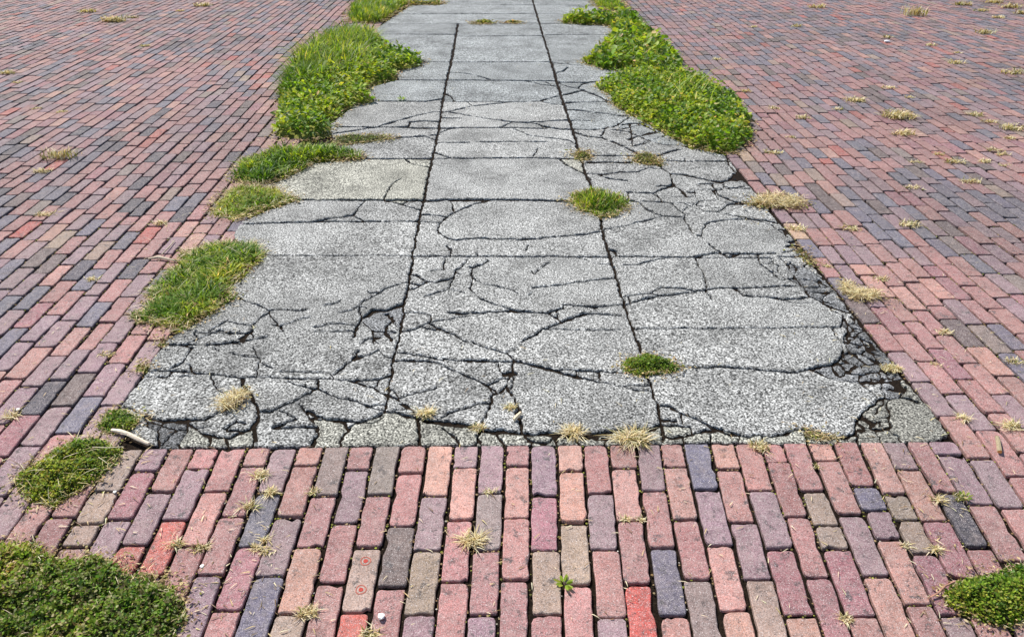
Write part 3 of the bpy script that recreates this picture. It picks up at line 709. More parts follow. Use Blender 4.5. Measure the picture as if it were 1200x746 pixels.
def brick_rows(i):
    """list of (y_near, y_far, kind) along column i"""
    out = []
    r = random.Random(1000 + i)
    y_end = 14.6
    if i in APRON:
        hs, kinds = APRON[i]
        xm = 0.5 * (TOP[min(max(i, 0), 31)] + (TOP[min(max(i, 0) + 1, 31)]))
        yj = [Y0 - 0.004] + [float(px([(xm, h)])[0][1]) for h in hs]
        for k in range(len(yj) - 1): out.append((yj[k + 1], yj[k], kinds[k]))
        y = yj[-1]; first = kinds[len(yj) - 1]
        while y > 0.5:
            out.append((y - 0.211, y, first)); y -= 0.211; first = None
        if i != -1: return out
        y = Y0 - 0.004
        return out
    off = (0.5 if i % 2 else 0.0) + r.uniform(-0.13, 0.13)
    y = 0.5 + off * BL
    while y < y_end:
        Lb = BL * (1 + r.uniform(-0.035, 0.035))
        if r.random() < 0.02: Lb *= 0.55
        out.append((y, y + Lb, None)); y += Lb
    return out

XL_PATH, XR_PATH = X00 - BW * 2, X00 + BW * 32
def pick_kind(x, y, r):
    n1 = vnoise(x, y, 0.9, 8); n2 = vnoise(x, y, 2.3, 9); t = r.random()
    dark = 0.10 + 0.42 * max(0, float(n1) - 0.5) * 2 + 0.25 * max(0, float(n2) - .55) * 2
    if y > 3.2: dark += 0.10
    if x > 1.5 and y < 3.7: dark *= 0.25
    elif x > 1.5: dark += 0.06
    if t < dark * 0.42: return 'b'
    if t < dark * 0.55: return 'd' if x < 0 else 'b'
    if t < dark: return 'k' if r.random() < .4 else 'v'
    u = r.random()
    if u < 0.48: return 'p'
    if u < 0.76: return 'v'
    if u < 0.84: return 's'
    if u < 0.92: return 'm'
    if u < 0.955: return 'g'
    if u < 0.975: return 't'
    return 'r' if y > 4 else 'p'

# single bricks that stand out by colour, as seen in the photograph
ODD = [((932,278),'y'),((882,187),'y'),((66,197),'r'),((15,273),'R'),((167,274),'r'),((87,275),'b'),((156,309),'d'),((110,360),'b'),((89,332),'b'),((20,355),'b'),((10,397),'b'),((40,474),'d'),((109,458),'v'),((97,481),'b'),
 ((1081,277),'b'),((1105,295),'b'),((1044,275),'b'),((1064,208),'b'),((1115,224),'b'),((1127,204),'b'),((1178,236),'b'),((272,69),'R'),((295,72),'r'),((310,86),'r'),((275,22),'r'),((240,75),'r'),((205,52),'d'),((190,55),'d'),((230,66),'b'),((300,62),'d'),
 ((82,191),'b'),((125,120),'b'),((178,185),'d'),((168,211),'d'),((188,178),'b'),((45,210),'b'),((120,150),'b'),((83,220),'b'),((96,445),'k'),((78,455),'k'),((140,265),'v'),((133,285),'t'),((130,175),'d'),((20,168),'d'),((30,173),'b'),((960,180),'b'),((930,187),'b'),((1000,172),'b')]
ODD_XY = px([p for p, _ in ODD])
def odd_kind(x, ya, yb):
    for (qx, qy), (_, k) in zip(ODD_XY, ODD):
        if abs(qx - x) < BW / 2 and ya <= qy < yb: return k
    return None

def brick_outline(w, h, r, fine):
    """worn rectangle centred on 0: list of (x, y)"""
    pts = []
    if not fine:
        c = min(w, h) * 0.10
        return [(-w/2 + c, -h/2), (w/2 - c, -h/2), (w/2, -h/2 + c), (w/2, h/2 - c), (w/2 - c, h/2), (-w/2 + c, h/2), (-w/2, h/2 - c), (-w/2, -h/2 + c)]
    rad = [r.choice([0.004, 0.006, 0.009, 0.015]) * r.uniform(0.7, 1.3) for _ in range(4)]
    corners = [(-w/2, -h/2, 180), (w/2, -h/2, 270), (w/2, h/2, 0), (-w/2, h/2, 90)]
    for k in range(4):
        x, y, a0 = corners[k]; q = min(rad[k], h * .3)
        cx_ = x + (q if x < 0 else -q); cy_ = y + (q if y < 0 else -q)
        for t in (0, 0.5, 1):
            a = math.radians(a0 + 90 * t); pts.append([cx_ + q * math.cos(a), cy_ + q * math.sin(a)])
        x2, y2, _ = corners[(k + 1) % 4]
        n = 3 if k % 2 == 0 else 7
        q2 = min(rad[(k + 1) % 4], h * .3)
        p0 = pts[-1]
        dx, dy = (1 if x2 > x else -1 if x2 < x else 0), (1 if y2 > y else -1 if y2 < y else 0)
        p1 = [x2 - dx * q2, y2 - dy * q2]
        for m in range(1, n + 1):
            t = m / (n + 1)
            pts.append([p0[0] + (p1[0] - p0[0]) * t + (0 if dx else r.gauss(0, 0.0012)), p0[1] + (p1[1] - p0[1]) * t + (0 if dy else r.gauss(0, 0.0012))])
    if r.random() < 0.6:                       # knocked-off bits along the arris
        k = r.randrange(len(pts)); d = r.uniform(0.004, 0.012)
        for m, f in ((0, 1), (1, 0.55)):
            p = pts[(k + m) % len(pts)]; L = math.hypot(*p)
            p[0] -= p[0] / L * d * f * 0.8 if abs(p[0]) > w * .3 else 0; p[1] -= p[1] / L * d * f if abs(p[1]) > h * .3 else 0
    return pts

def brick_mesh(i, ya, yb, kind, r, fine):
    """vertices (world), faces, colour, centre"""
    gap = r.uniform(0.0040, 0.0064) * (1 + 0.05 * max(ya - 3, 0)); gy_ = r.uniform(0.0032, 0.0066) * (1 + 0.06 * max(ya - 3, 0))
    yc = (ya + yb) / 2; xl, xr = float(colx(i, yc)), float(colx(i + 1, yc)); xc = (xl + xr) / 2 + r.gauss(0, 0.0013)
    shear = (float(colx(i, yb) + colx(i + 1, yb)) - float(colx(i, ya) + colx(i + 1, ya))) / 2 / (yb - ya)
    w, h = xr - xl - 2 * gap, yb - ya - 2 * gy_
    if w < 0.03 or h < 0.02: return None
    P = np.array(brick_outline(w, h, r, fine))
    rot = r.gauss(0, 0.010 if fine else 0.014)
    P = P @ np.array([[math.cos(rot), math.sin(rot)], [-math.sin(rot), math.cos(rot)]])
    X = xc + P[:, 0] + shear * P[:, 1]; Y = yc + P[:, 1]
    lift = r.gauss(-0.001, 0.0016); tx, ty = r.gauss(0, 0.010), r.gauss(0, 0.006)
    zt = prof(Y) + lift + tx * P[:, 0] + ty * P[:, 1]
    n = len(P)
    if fine:
        sx, sy = 1 - 0.0026 / (w / 2), 1 - 0.0026 / (h / 2)
        Xi, Yi = xc + (P[:, 0] * sx) + shear * P[:, 1] * sy, yc + P[:, 1] * sy
        zi = prof(Yi) + lift + tx * P[:, 0] + ty * P[:, 1]
        V = np.concatenate([np.c_[Xi, Yi, zi], np.c_[X, Y, zt - 0.0022], np.c_[X, Y, zt - 0.045]])
        Fc = [tuple(range(n))] + [(n + k, n + (k + 1) % n, (k + 1) % n, k) for k in range(n)] + [(2 * n + k, 2 * n + (k + 1) % n, n + (k + 1) % n, n + k) for k in range(n)]
    else:
        V = np.concatenate([np.c_[X, Y, zt], np.c_[X, Y, zt - 0.045]])
        Fc = [tuple(range(n))] + [(n + k, n + (k + 1) % n, (k + 1) % n, k) for k in range(n)]
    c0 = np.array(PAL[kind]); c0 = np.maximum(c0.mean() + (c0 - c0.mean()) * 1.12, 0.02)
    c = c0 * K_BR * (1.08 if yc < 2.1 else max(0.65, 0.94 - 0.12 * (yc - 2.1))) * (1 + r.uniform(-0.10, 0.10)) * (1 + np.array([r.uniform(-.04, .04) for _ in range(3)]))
    return V, Fc, c, np.array([xc, yc, float(prof(yc))])

jobs = {'left': [], 'right': [], 'front': []}
for i in range(-118, 146):
    in_path = 0 <= i <= 31
    if i == -1 or i == -2: pass
    for ya, yb, kind in brick_rows(i):
        yc = (ya + yb) / 2; xc = X00 + BW * (i + .5)
        if i == -1 and yc > Y0: continue
        # keep to what the picture and a step to either side of it can see
        half = 0.66 * yc + 1.3
        if abs(xc - 0.35) > half + 0.6: continue
        if i == -2 or i == -1:
            if yc > Y0 + 0.05: continue
        area = 'front' if (yc < Y0 and -3 <= i <= 36) else ('left' if xc < 0 else 'right')
        jobs[area].append((i, ya, yb, kind))
# columns hidden by the worn-back left edge of the slabs are filled with bricks up to the slab outline
pav = {}
for side in ('left', 'right', 'front'):
    e = bpy.data.objects.new('brick_pavement_' + side, None); COL.objects.link(e)
    e.location = {'left': (-2.5, 3.5, 0), 'right': (2.8, 3.5, 0), 'front': (0.1, 1.8, float(prof(1.8)))}[side]
    tag(e, kind='structure'); pav[side] = e
paint_brick = None
for side, lst in jobs.items():
    def score(jb):
        i, ya, yb, k = jb; yc = (ya + yb) / 2; xc = float(colx(i, yc)) + BW / 2
        u, v = to_px(xc, yc, float(prof(yc)))
        if not (-14 < u < 1214 and -10 < v < 766): return 1e6 + yc
        return yc + 0.15 * abs(xc)
    lst.sort(key=score)
    inframe = [jb for jb in lst if score(jb) < 1e5]
    parts = inframe[:298]
    stuffv, stufff, stuffc, off = [], [], [], 0
    base = np.array(pav[side].location)
    pset = set((jb[0], round(jb[1], 4)) for jb in parts)
    for jb in lst:
        i, ya, yb, kind = jb
        r = random.Random(int(i * 7919 + ya * 1000))
        yc = (ya + yb) / 2
        if kind is None: kind = odd_kind(float(colx(i, yc)) + BW / 2, ya, yb) or pick_kind(X00 + BW * i, yc, r)
        ispart = (i, round(ya, 4)) in pset
        bm_ = brick_mesh(i, ya, yb, kind, r, fine=ispart)
        if bm_ is None: continue
        V, Fc, c, cen = bm_
        if ispart:
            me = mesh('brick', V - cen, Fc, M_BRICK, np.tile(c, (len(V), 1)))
            o = link('brick', me, pav[side], cen - base)
            if i == 9 and kind == 't': m_ = len(V) // 3; paint_brick = (o, cen, np.linalg.lstsq(np.c_[np.ones(m_), V[:m_, :2]], V[:m_, 2], rcond=None)[0])
        else:
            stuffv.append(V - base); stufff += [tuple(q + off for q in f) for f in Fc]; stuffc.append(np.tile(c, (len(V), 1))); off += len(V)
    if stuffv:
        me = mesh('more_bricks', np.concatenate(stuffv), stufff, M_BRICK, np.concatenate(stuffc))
        tag(link('more_bricks', me, pav[side]), kind='stuff')
    print(side, 'parts', len(parts), 'stuff', len(lst) - len(parts))

# ------------------------------------------------------------------ plants
G1, G2, G3 = (0.18, 0.31, 0.024), (0.31, 0.44, 0.045), (0.075, 0.16, 0.016)
OLIVE, LIME, STRAW, STRAW2, BROWN = (0.19, 0.20, 0.035), (0.36, 0.40, 0.06), (0.62, 0.50, 0.25), (0.82, 0.73, 0.50), (0.22, 0.14, 0.06)

def poly_area(P):
    x, y = P[:, 0], P[:, 1]; return 0.5 * abs(np.dot(x, np.roll(y, -1)) - np.dot(y, np.roll(x, -1)))

def poly_dist(X, Y, P):
    d = np.full(X.shape, 9.0)
    for k in range(len(P)): d = np.minimum(d, seg_dist(X, Y, P[k], P[(k + 1) % len(P)])[0])
    return d

def scatter(P, n, ragged=0.03):
    """n points inside a polygon with a ragged rim; returns xy and distance to the rim"""
    lo, hi = P.min(0) - ragged, P.max(0) + ragged; out = np.zeros((0, 2)); ds = np.zeros(0); it = 0
    while len(out) < n and it < 60:
        q = lo + rng.random((n * 2 + 20, 2)) * (hi - lo)
        w = q + ragged * 2 * (np.c_[vnoise(q[:, 0], q[:, 1], 14, 11), vnoise(q[:, 0], q[:, 1], 14, 12)] - .5)
        k = in_poly(w[:, 0], w[:, 1], P); q = q[k]; w = w[k]
        d = poly_dist(w[:, 0], w[:, 1], P)
        out = np.r_[out, q]; ds = np.r_[ds, d]; it += 1
    return out[:n], ds[:n]

def pick_cols(n, pal, wts, jit=0.18):
    pal = np.array(pal); w = np.array(wts, float); w /= w.sum()
    c = pal[rng.choice(len(pal), n, p=w)]
    return c * (1 + rng.uniform(-jit, jit, (n, 1))) * (1 + rng.uniform(-.06, .06, (n, 3)))

def blades(xy, z0, h, w, bend, col, az=None):
    """curved tapering blades: arrays of vertices, quads, tris, colours"""
    n = len(xy); az = rng.uniform(0, 2 * np.pi, n) if az is None else az
    dx, dy = np.cos(az), np.sin(az); px_, py_ = -dy, dx
    V = np.zeros((n, 7, 3)); k = 0
    for t, wd in ((0, 0.8), (0.4, 1.0), (0.75, 0.7), (1.0, 0)):
        out = h * bend * t ** 1.8; up = h * (t - 0.45 * bend * t * t)
        cx_, cy_, cz_ = xy[:, 0] + dx * out, xy[:, 1] + dy * out, z0 + np.maximum(up, 0.001)
        if wd > 0:
            for sgn in (-1, 1):
                V[:, k] = np.c_[cx_ + sgn * px_ * w * wd / 2, cy_ + sgn * py_ * w * wd / 2, cz_]; k += 1
        else: V[:, k] = np.c_[cx_, cy_, cz_]
    o = (np.arange(n) * 7)[:, None]
    quads = np.concatenate([o + np.array([[0, 1, 3, 2]]), o + np.array([[2, 3, 5, 4]])]); tris = o + np.array([[4, 5, 6]])
    return V.reshape(-1, 3), quads, tris, np.repeat(col, 7, axis=0)

def leaflets(xyz, L, W, tilt, col, az=None):
    """little folded oval leaves"""
    n = len(xyz); az = rng.uniform(0, 2 * np.pi, n) if az is None else az
    d = np.c_[np.cos(az) * np.cos(tilt), np.sin(az) * np.cos(tilt), np.sin(tilt)]
    s = np.c_[-np.sin(az), np.cos(az), np.zeros(n)]; s += 0.35 * rng.normal(size=(n, 3)); s /= np.linalg.norm(s, axis=1)[:, None]
    u = np.cross(d, s)
    L = L[:, None]; W = W[:, None]
    pts = [xyz, xyz + d * L * .35 + s * W * .5 + u * W * .12, xyz + d * L * .75 + s * W * .42 + u * W * .08, xyz + d * L, xyz + d * L * .75 - s * W * .42 + u * W * .08, xyz + d * L * .35 - s * W * .5 + u * W * .12]
    V = np.stack(pts, 1).reshape(-1, 3); o = (np.arange(n) * 6)[:, None]
    quads = np.concatenate([o + np.array([[0, 1, 2, 3]]), o + np.array([[0, 3, 4, 5]])])
    return V, quads, np.repeat(col, 6, axis=0)

def part_blades(name, parent, org, xy, z0, h, w, bend, col, mat, az=None):
    V, q, t, c = blades(xy, z0, h, w, bend, col, az)
    return tag(link(name, mesh_np(name, V - org, [q, t], mat, c), parent), kind='stuff')

def part_leaves(name, parent, org, xyz, L, W, tilt, col, mat):
    V, q, c = leaflets(xyz, L, W, tilt, col)
    return tag(link(name, mesh_np(name, V - org, [q], mat, c), parent), kind='stuff')

def cover_height(xy, d, height):
    return -0.012 + (height + 0.012) * np.clip(d / 0.05, 0, 1) ** .6 * (0.45 + 1.0 * vnoise(xy[:, 0], xy[:, 1], 30, 13)) + 0.006 * (vnoise(xy[:, 0], xy[:, 1], 80, 14) - .4)

def mound(name, parent, org, P, height, col, ragged=0.015):
    """low cushion of matted stems and soil under a plant"""
    lo, hi = P.min(0) - .02, P.max(0) + .02; st = max(0.008, math.sqrt(poly_area(P)) / 45)
    X, Y = np.meshgrid(np.arange(lo[0], hi[0], st), np.arange(lo[1], hi[1], st))
    Xw = X + ragged * 2 * (vnoise(X, Y, 14, 11) - .5); Yw = Y + ragged * 2 * (vnoise(X, Y, 14, 12) - .5)
    inn = in_poly(Xw, Yw, P); d = np.where(inn, poly_dist(Xw, Yw, P), 0)
    Z = prof(Y) + np.where(inn, cover_height(np.c_[X.ravel(), Y.ravel()], d.ravel(), height).reshape(X.shape), -0.012)
    H, W_ = X.shape; idx = np.arange(H * W_).reshape(H, W_)
    f = np.stack([idx[:-1, :-1], idx[:-1, 1:], idx[1:, 1:], idx[1:, :-1]], -1).reshape(-1, 4)
    keep = inn.ravel()[f].any(1); f = f[keep]
    used = np.unique(f); remap = np.full(H * W_, -1); remap[used] = np.arange(len(used))
    V = np.c_[X.ravel(), Y.ravel(), Z.ravel()][used]
    c = np.array(col) * (0.7 + .6 * rng.random((len(V), 1)))
    return link(name, mesh_np(name, V - org, [remap[f]], M_MOUND, c), parent)

def zg(xy): return prof(xy[:, 1])

def clump(name, label, cat, poly, group=None):
    P = px(poly); c = P.mean(0); org = np.array([c[0], c[1], float(prof(c[1]))])
    e = bpy.data.objects.new(name, None); COL.objects.link(e); e.location = org
    tag(e, label, cat, group)
    # crumbs of dead leaves gathered round the foot of the plant
    per = sum(math.hypot(*(P[k] - P[k - 1])) for k in range(len(P))); n = min(int(per * 420), 1500); t = rng.integers(0, len(P), n); f = rng.random((n, 1))
    xy = P[t] * f + P[t - 1] * (1 - f) + rng.normal(0, 0.014 + 0.003 * c[1], (n, 2)); L = rng.uniform(0.006, 0.016, n) * (.6 + .2 * c[1])
    V, q, cc = leaflets(np.c_[xy, zg(xy) + 0.003 + rng.uniform(0, .01, n)], L, L * rng.uniform(.25, .6, n), rng.uniform(-.15, .35, n), pick_cols(n, [BROWN, (.38, .27, .14), STRAW, (.5, .4, .25), OLIVE], [4, 4, 3, 2, 3], .3))
    tag(link('dead_leaf_crumbs', mesh_np('dead_leaf_crumbs', V - org, [q], M_STRAW, cc), e), kind='stuff')
    return e, P, org

def drift(c, xy):
    # patches of fresher and of yellowing growth
    f = np.clip((vnoise(xy[:, 0], xy[:, 1], 7, 31) - .5) * 3, -1, 1)[:, None]
    return np.where(f > 0, c * (1 + f * np.array([.55, .25, .4])), c * (1 + f * np.array([.38, .25, .3])))

def grassy(e, P, org, dens, h, w, pal, wts, bend=(0.3, 1.0), rim=0.08, ragged=0.03, name='grass_blades', mat=None, soil=None, maxn=26000):
    A = poly_area(P); n = min(int(A * dens), maxn); xy, d = scatter(P, n, ragged)
    f = 0.45 + 0.55 * np.clip(d / rim, 0, 1)
    hh = f * rng.uniform(h[0], h[1], n) * (0.65 + .7 * vnoise(xy[:, 0], xy[:, 1], 9, 15))
    c = drift(pick_cols(n, pal, wts, .3), xy)
    part_blades(name, e, org, xy, zg(xy) - 0.008, hh, rng.uniform(w[0], w[1], n), rng.uniform(*bend, n), c, mat or M_GRASS)

def leafy(e, P, org, dens, size, height, pal, wts, rim=0.06, ragged=0.025, name='leaves', aspect=(0.5, 0.8), tilt=(-0.1, 0.9), maxn=22000, cover=None):
    A = poly_area(P); n = min(int(A * dens), maxn); xy, d = scatter(P, n, ragged)
    top = height * np.clip(d / rim, 0.12, 1) ** .7 * (0.45 + 1.1 * vnoise(xy[:, 0], xy[:, 1], 26, 16))
    z = zg(xy) + 0.004 + np.maximum(top * rng.uniform(0.35, 1.0, n), 0)
    if cover is not None: z = zg(xy) + cover_height(xy, d, cover) + rng.uniform(0.0, height * .45, n)
    L = rng.uniform(*size, n)
    part_leaves(name, e, org, np.c_[xy, z], L, L * rng.uniform(*aspect, n), rng.uniform(*tilt, n), drift(pick_cols(n, pal, wts, .3), xy), M_GRASS)

def straw(e, P, org, n, L=(0.03, 0.07), w=0.0022, name='dry_stems', ragged=0.03, rimonly=False):
    n = int(n * 1.5); xy, d = scatter(P, n * (4 if rimonly else 1), ragged)
    if rimonly: xy = xy[np.argsort(d)[:n]]
    m = len(xy)
    part_blades(name, e, org, xy, zg(xy) + 0.004, rng.uniform(*L, m), np.full(m, w) * rng.uniform(.7, 1.4, m), rng.uniform(0.8, 1.7, m), pick_cols(m, [STRAW, STRAW2, BROWN], [4, 4, 2]), M_STRAW)

GREENS = [G1, G2, G3, LIME, STRAW]; GW = [5, 5, 3, 1.2, 0.5]
# tall grass along the worn left edge of the path
e, P, o = clump('grass_clump', 'bright green grass clump beyond the largest clump, beside the farthest slabs', 'grass', [(412,26),(408,16),(420,4),(440,-6),(478,-4),(476,6),(464,14),(452,22),(440,27)])
mound('matted_base', e, o, P, 0.02, OLIVE); grassy(e, P, o, 3600, (0.10, 0.20), (0.006, 0.010), GREENS, GW); straw(e, P, o, 120, rimonly=True)
e, P, o = clump('grass_clump', 'largest clump of long grass with broad leaves beside the slab path', 'grass', [(322,160),(328,128),(334,96),(352,72),(378,52),(400,44),(438,44),(448,56),(470,66),(498,70),(492,78),(462,84),(464,92),(432,100),(426,110),(436,120),(408,126),(388,142),(384,158),(360,166)])
mound('matted_base', e, o, P, 0.02, OLIVE)
grassy(e, px([(330,120),(336,92),(352,72),(378,52),(400,44),(438,44),(448,58),(436,76),(420,92),(380,106)]), o, 4200, (0.14, 0.30), (0.006, 0.010), GREENS, GW, bend=(0.35, 1.1))
leafy(e, P, o, 3600, (0.030, 0.055), 0.10, GREENS, [5, 6, 3, 1.5, 0.1], aspect=(0.35, 0.6)); straw(e, P, o, 260, rimonly=True, L=(0.03, 0.06))
e, P, o = clump('grass_clump', 'deep green broad-leaved grass clump next to the buff slabs', 'grass', [(270,212),(276,198),(296,184),(330,176),(372,174),(402,178),(424,184),(398,188),(364,190),(354,198),(334,208),(310,216),(290,216)])
mound('matted_base', e, o, P, 0.015, OLIVE); grassy(e, P, o, 7500, (0.06, 0.12), (0.006, 0.011), GREENS, [6, 5, 4, 0.8, 0.2], bend=(0.4, 1.1)); straw(e, P, o, 160, rimonly=True)
e, P, o = clump('grass_clump', 'low yellowish green grass clump with a brown tip lying over a slab joint', 'grass', [(250,254),(252,238),(264,226),(284,219),(316,220),(342,230),(346,236),(322,243),(300,250),(282,258)])
mound('matted_base', e, o, P, 0.012, OLIVE); grassy(e, P, o, 9500, (0.035, 0.07), (0.004, 0.008), [G1, G2, LIME, OLIVE, STRAW], [3, 5, 3, 3, 1], bend=(0.4, 1.2)); straw(e, P, o, 160, rimonly=True)
e, P, o = clump('grass_clump', 'thick green turf patch with brown lower rim between red bricks and a broken slab corner', 'grass', [(160,372),(174,352),(192,330),(206,308),(226,292),(262,285),(300,288),(312,298),(292,314),(284,324),(268,338),(274,350),(254,362),(236,374),(218,386),(192,386)])
mound('matted_base', e, o, P, 0.012, OLIVE); grassy(e, P, o, 15000, (0.04, 0.085), (0.004, 0.008), [G1, G2, G3, LIME, STRAW], [5, 6, 3, 2, 1], bend=(0.4, 1.2)); straw(e, P, o, 420, L=(0.02, 0.05), rimonly=True); straw(e, P, o, 30, L=(0.06, 0.10), name='straw_stalks')
# right edge of the path
e, P, o = clump('grass_clump', 'small grass patch at the path edge beyond the patch with the creeping tongue', 'grass', [(690,-6),(712,-8),(726,2),(732,10),(716,13),(700,8)])
mound('matted_base', e, o, P, 0.02, OLIVE); grassy(e, P, o, 3500, (0.08, 0.15), (0.006, 0.010), GREENS, GW); straw(e, P, o, 40, rimonly=True)
e, P, o = clump('grass_clump', 'grass patch with a thin tongue creeping along a slab joint', 'grass', [(658,27),(664,22),(700,20),(716,22),(728,16),(742,22),(758,36),(776,52),(796,74),(800,92),(770,90),(740,84),(706,82),(682,74),(694,68),(706,56),(714,46),(722,36),(714,30),(690,29)])
mound('matted_base', e, o, P, 0.02, OLIVE); grassy(e, P, o, 3600, (0.08, 0.16), (0.006, 0.010), [G1, G2, G3, LIME, STRAW, OLIVE], [5, 5, 2, 2, 1.5, 2]); leafy(e, P, o, 900, (0.04, 0.08), 0.10, GREENS, GW); straw(e, P, o, 200, rimonly=True)
e, P, o = clump('grass_clump', 'clover patch with a spray of long pale grass blades beside the shattered slabs', 'grass', [(698,102),(722,92),(748,86),(790,88),(822,96),(850,110),(866,124),(880,148),(876,166),(858,180),(828,176),(800,166),(774,152),(740,136),(720,124),(716,112)])
mound('matted_base', e, o, P, 0.02, OLIVE); leafy(e, P, o, 4600, (0.022, 0.040), 0.09, GREENS, [6, 6, 3, 2, 0.3], aspect=(0.55, 0.85)); grassy(e, P, o, 1900, (0.05, 0.11), (0.005, 0.009), GREENS, [5, 5, 2, 2, 1])
q = px([(796,124),(806,116),(790,110),(812,126)]); n = 46; xy = q[rng.integers(0, 4, n)] + rng.normal(0, 0.05, (n, 2))
part_blades('long_blades', e, o, xy, zg(xy), rng.uniform(0.22, 0.46, n), rng.uniform(0.005, 0.009, n), rng.uniform(0.5, 1.2, n), pick_cols(n, [LIME, STRAW2, G2], [4, 2, 3]), M_GRASS)
straw(e, P, o, 420, L=(0.03, 0.07), rimonly=True)
e, P, o = clump('grass_tuft', 'green grass tuft growing where two slab joints cross', 'grass', [(664,238),(672,230),(690,224),(708,226),(728,232),(738,245),(722,252),(700,255),(680,248)])
mound('matted_base', e, o, P, 0.01, OLIVE); grassy(e, P, o, 11000, (0.035, 0.10), (0.004, 0.008), [G1, G2, G3, OLIVE, STRAW], [5, 5, 2, 3, 1.5], bend=(0.25, 0.9)); straw(e, P, o, 160, rimonly=True, L=(0.015, 0.04))
# low cushions of moss and small-leaved weeds
def cushion(label, poly, dens=90000, size=(0.005, 0.010), height=0.025, pal=None, wts=None, dry=60, name='moss_cushion', maxn=15000):
    e, P, o = clump(name, label, 'moss', poly)
    mound('matted_base', e, o, P, height * .6, (0.05, 0.05, 0.015))
    leafy(e, P, o, dens, size, height, pal or [G1, G2, G3, LIME, OLIVE], wts or [4, 4, 4, 2.5, 2], rim=0.04, ragged=0.015, aspect=(0.55, 0.9), maxn=maxn, cover=height * .6)
    if dry: straw(e, P, o, dry, L=(0.008, 0.026), w=0.0016, rimonly=True, ragged=0.02)
    return e, P, o
cushion('lens-shaped green moss cushion on the joint between the largest clean slabs', [(724,432),(736,422),(752,417),(770,418),(786,424),(800,430),(792,436),(770,438),(752,441),(736,438)], height=0.022, dry=30)
cushion('small dark green moss cushion touching the pale twig', [(112,500),(118,488),(132,480),(150,482),(168,488),(164,496),(150,504),(132,508)], height=0.024, dry=40)
e, P, o = cushion('oval mat of small-leaved green weed covering several bricks by the slab corner', [(18,582),(20,562),(34,546),(56,532),(80,520),(104,514),(130,520),(146,530),(136,546),(118,562),(96,576),(66,590),(38,592)], height=0.026, dry=160, maxn=15000)
straw(e, P, o, 40, L=(0.03, 0.07), w=0.002, name='straw_stalks')
e, P, o = cushion('large mossy mat of mixed weeds and dead grass over the bricks', [(-40,640),(10,636),(50,642),(80,652),(110,652),(140,660),(150,672),(180,680),(205,684),(216,700),(222,722),(206,742),(196,770),(-40,790)], dens=60000, height=0.03, size=(0.006, 0.013), dry=240, pal=[G1, G2, G3, LIME, OLIVE, STRAW, BROWN], wts=[4, 6, 1.5, 6, 4, 5, 2], maxn=20000)
grassy(e, P, o, 5200, (0.02, 0.05), (0.002, 0.004), [G1, G2, OLIVE, STRAW], [3, 4, 3, 3], bend=(0.5, 1.4)); straw(e, P, o, 260, L=(0.012, 0.045), w=0.0018, name='dead_grass')
e, P, o = cushion('dense round mat of glossy small-leaved weed with creeping red stems', [(1106,700),(1112,686),(1130,676),(1156,668),(1184,662),(1210,668),(1230,690),(1222,716),(1196,728),(1178,736),(1158,732),(1136,722),(1116,716)], height=0.032, size=(0.006, 0.011), dry=90)
q = px([(1086,702)]); 
for k in range(7):
    pass
cushion('brownish yellow moss strip filling a crack in the shattered slabs', [(738,188),(744,182),(760,180),(772,186),(776,193),(756,193)], dens=26000, height=0.02, pal=[OLIVE, STRAW, BROWN, LIME], wts=[4, 3, 2, 2], dry=60)
cushion('small olive moss patch on the joint above the crossing grass tuft', [(668,182),(676,177),(690,178),(692,186),(680,189)], dens=26000, height=0.02, pal=[OLIVE, G3, BROWN, LIME], wts=[4, 3, 1, 1], dry=20)
cushion('narrow olive moss strip along a slab joint from the longest grass clump', [(388,168),(396,160),(430,158),(456,160),(458,164),(430,167),(402,171)], dens=18000, height=0.02, pal=[OLIVE, G3, STRAW, G2], wts=[4, 3, 2, 2], dry=70)
cushion('brown and olive dry moss between the deep green clump and the buff slab', [(392,186),(404,180),(424,184),(420,187),(400,189)], dens=18000, height=0.015, pal=[OLIVE, BROWN, STRAW], wts=[4, 3, 2], dry=50)
cushion('golden brown moss cushion in the soil gap at the near edge of a slab', [(940,505),(950,503),(968,508),(980,514),(964,516),(948,512)], dens=90000, height=0.014, pal=[OLIVE, STRAW, BROWN, LIME], wts=[3, 3, 3, 1], dry=50)
for (a, b), lb in (((492,27),'low moss strip in the joint across the far pale slabs, with a gap'),): pass
for poly, lb in (([(554,27.5),(562,25.6),(578,25.8),(576,28.2),(560,28.6)], 'short olive moss strip in a far slab joint'), ([(592,27.5),(600,26),(610,26.2),(606,28.2)], 'tiny olive moss dab in a far slab joint beside the short strip'), ([(478,4),(490,3),(518,2.6),(516,5.6),(484,6)], 'dark green weed strip along the farthest slab joint')):
    cushion(lb, poly, dens=9000, height=0.03, size=(0.012, 0.024), pal=[OLIVE, G3, STRAW, G2], wts=[4, 3, 2, 2], dry=12)
cushion('yellow-green moss lump in the soil joint between bricks and slab, below the turf patch', [(160,432),(168,422),(176,424),(174,434),(164,438)], dens=90000, height=0.012, pal=[OLIVE, STRAW, LIME], wts=[4, 2, 2], dry=20)
cushion('yellow moss dab in the soil joint below the thick turf patch', [(184,402),(192,398),(198,400),(194,405)], dens=90000, height=0.010, pal=[LIME, STRAW, OLIVE], wts=[4, 2, 2], dry=6)
cushion('brown green moss in the soil gap beside the slab edge and a dry tuft', [(880,240),(884,233),(896,234),(900,242),(888,243)], dens=30000, height=0.02, pal=[OLIVE, G3, STRAW], wts=[4, 3, 2], dry=20)
cushion('dark mossy growth in the gap between crazed concrete and pink bricks', [(934,294),(940,290),(950,302),(956,312),(948,308)], dens=40000, height=0.014, pal=[OLIVE, G3, BROWN], wts=[4, 3, 3], dry=10)

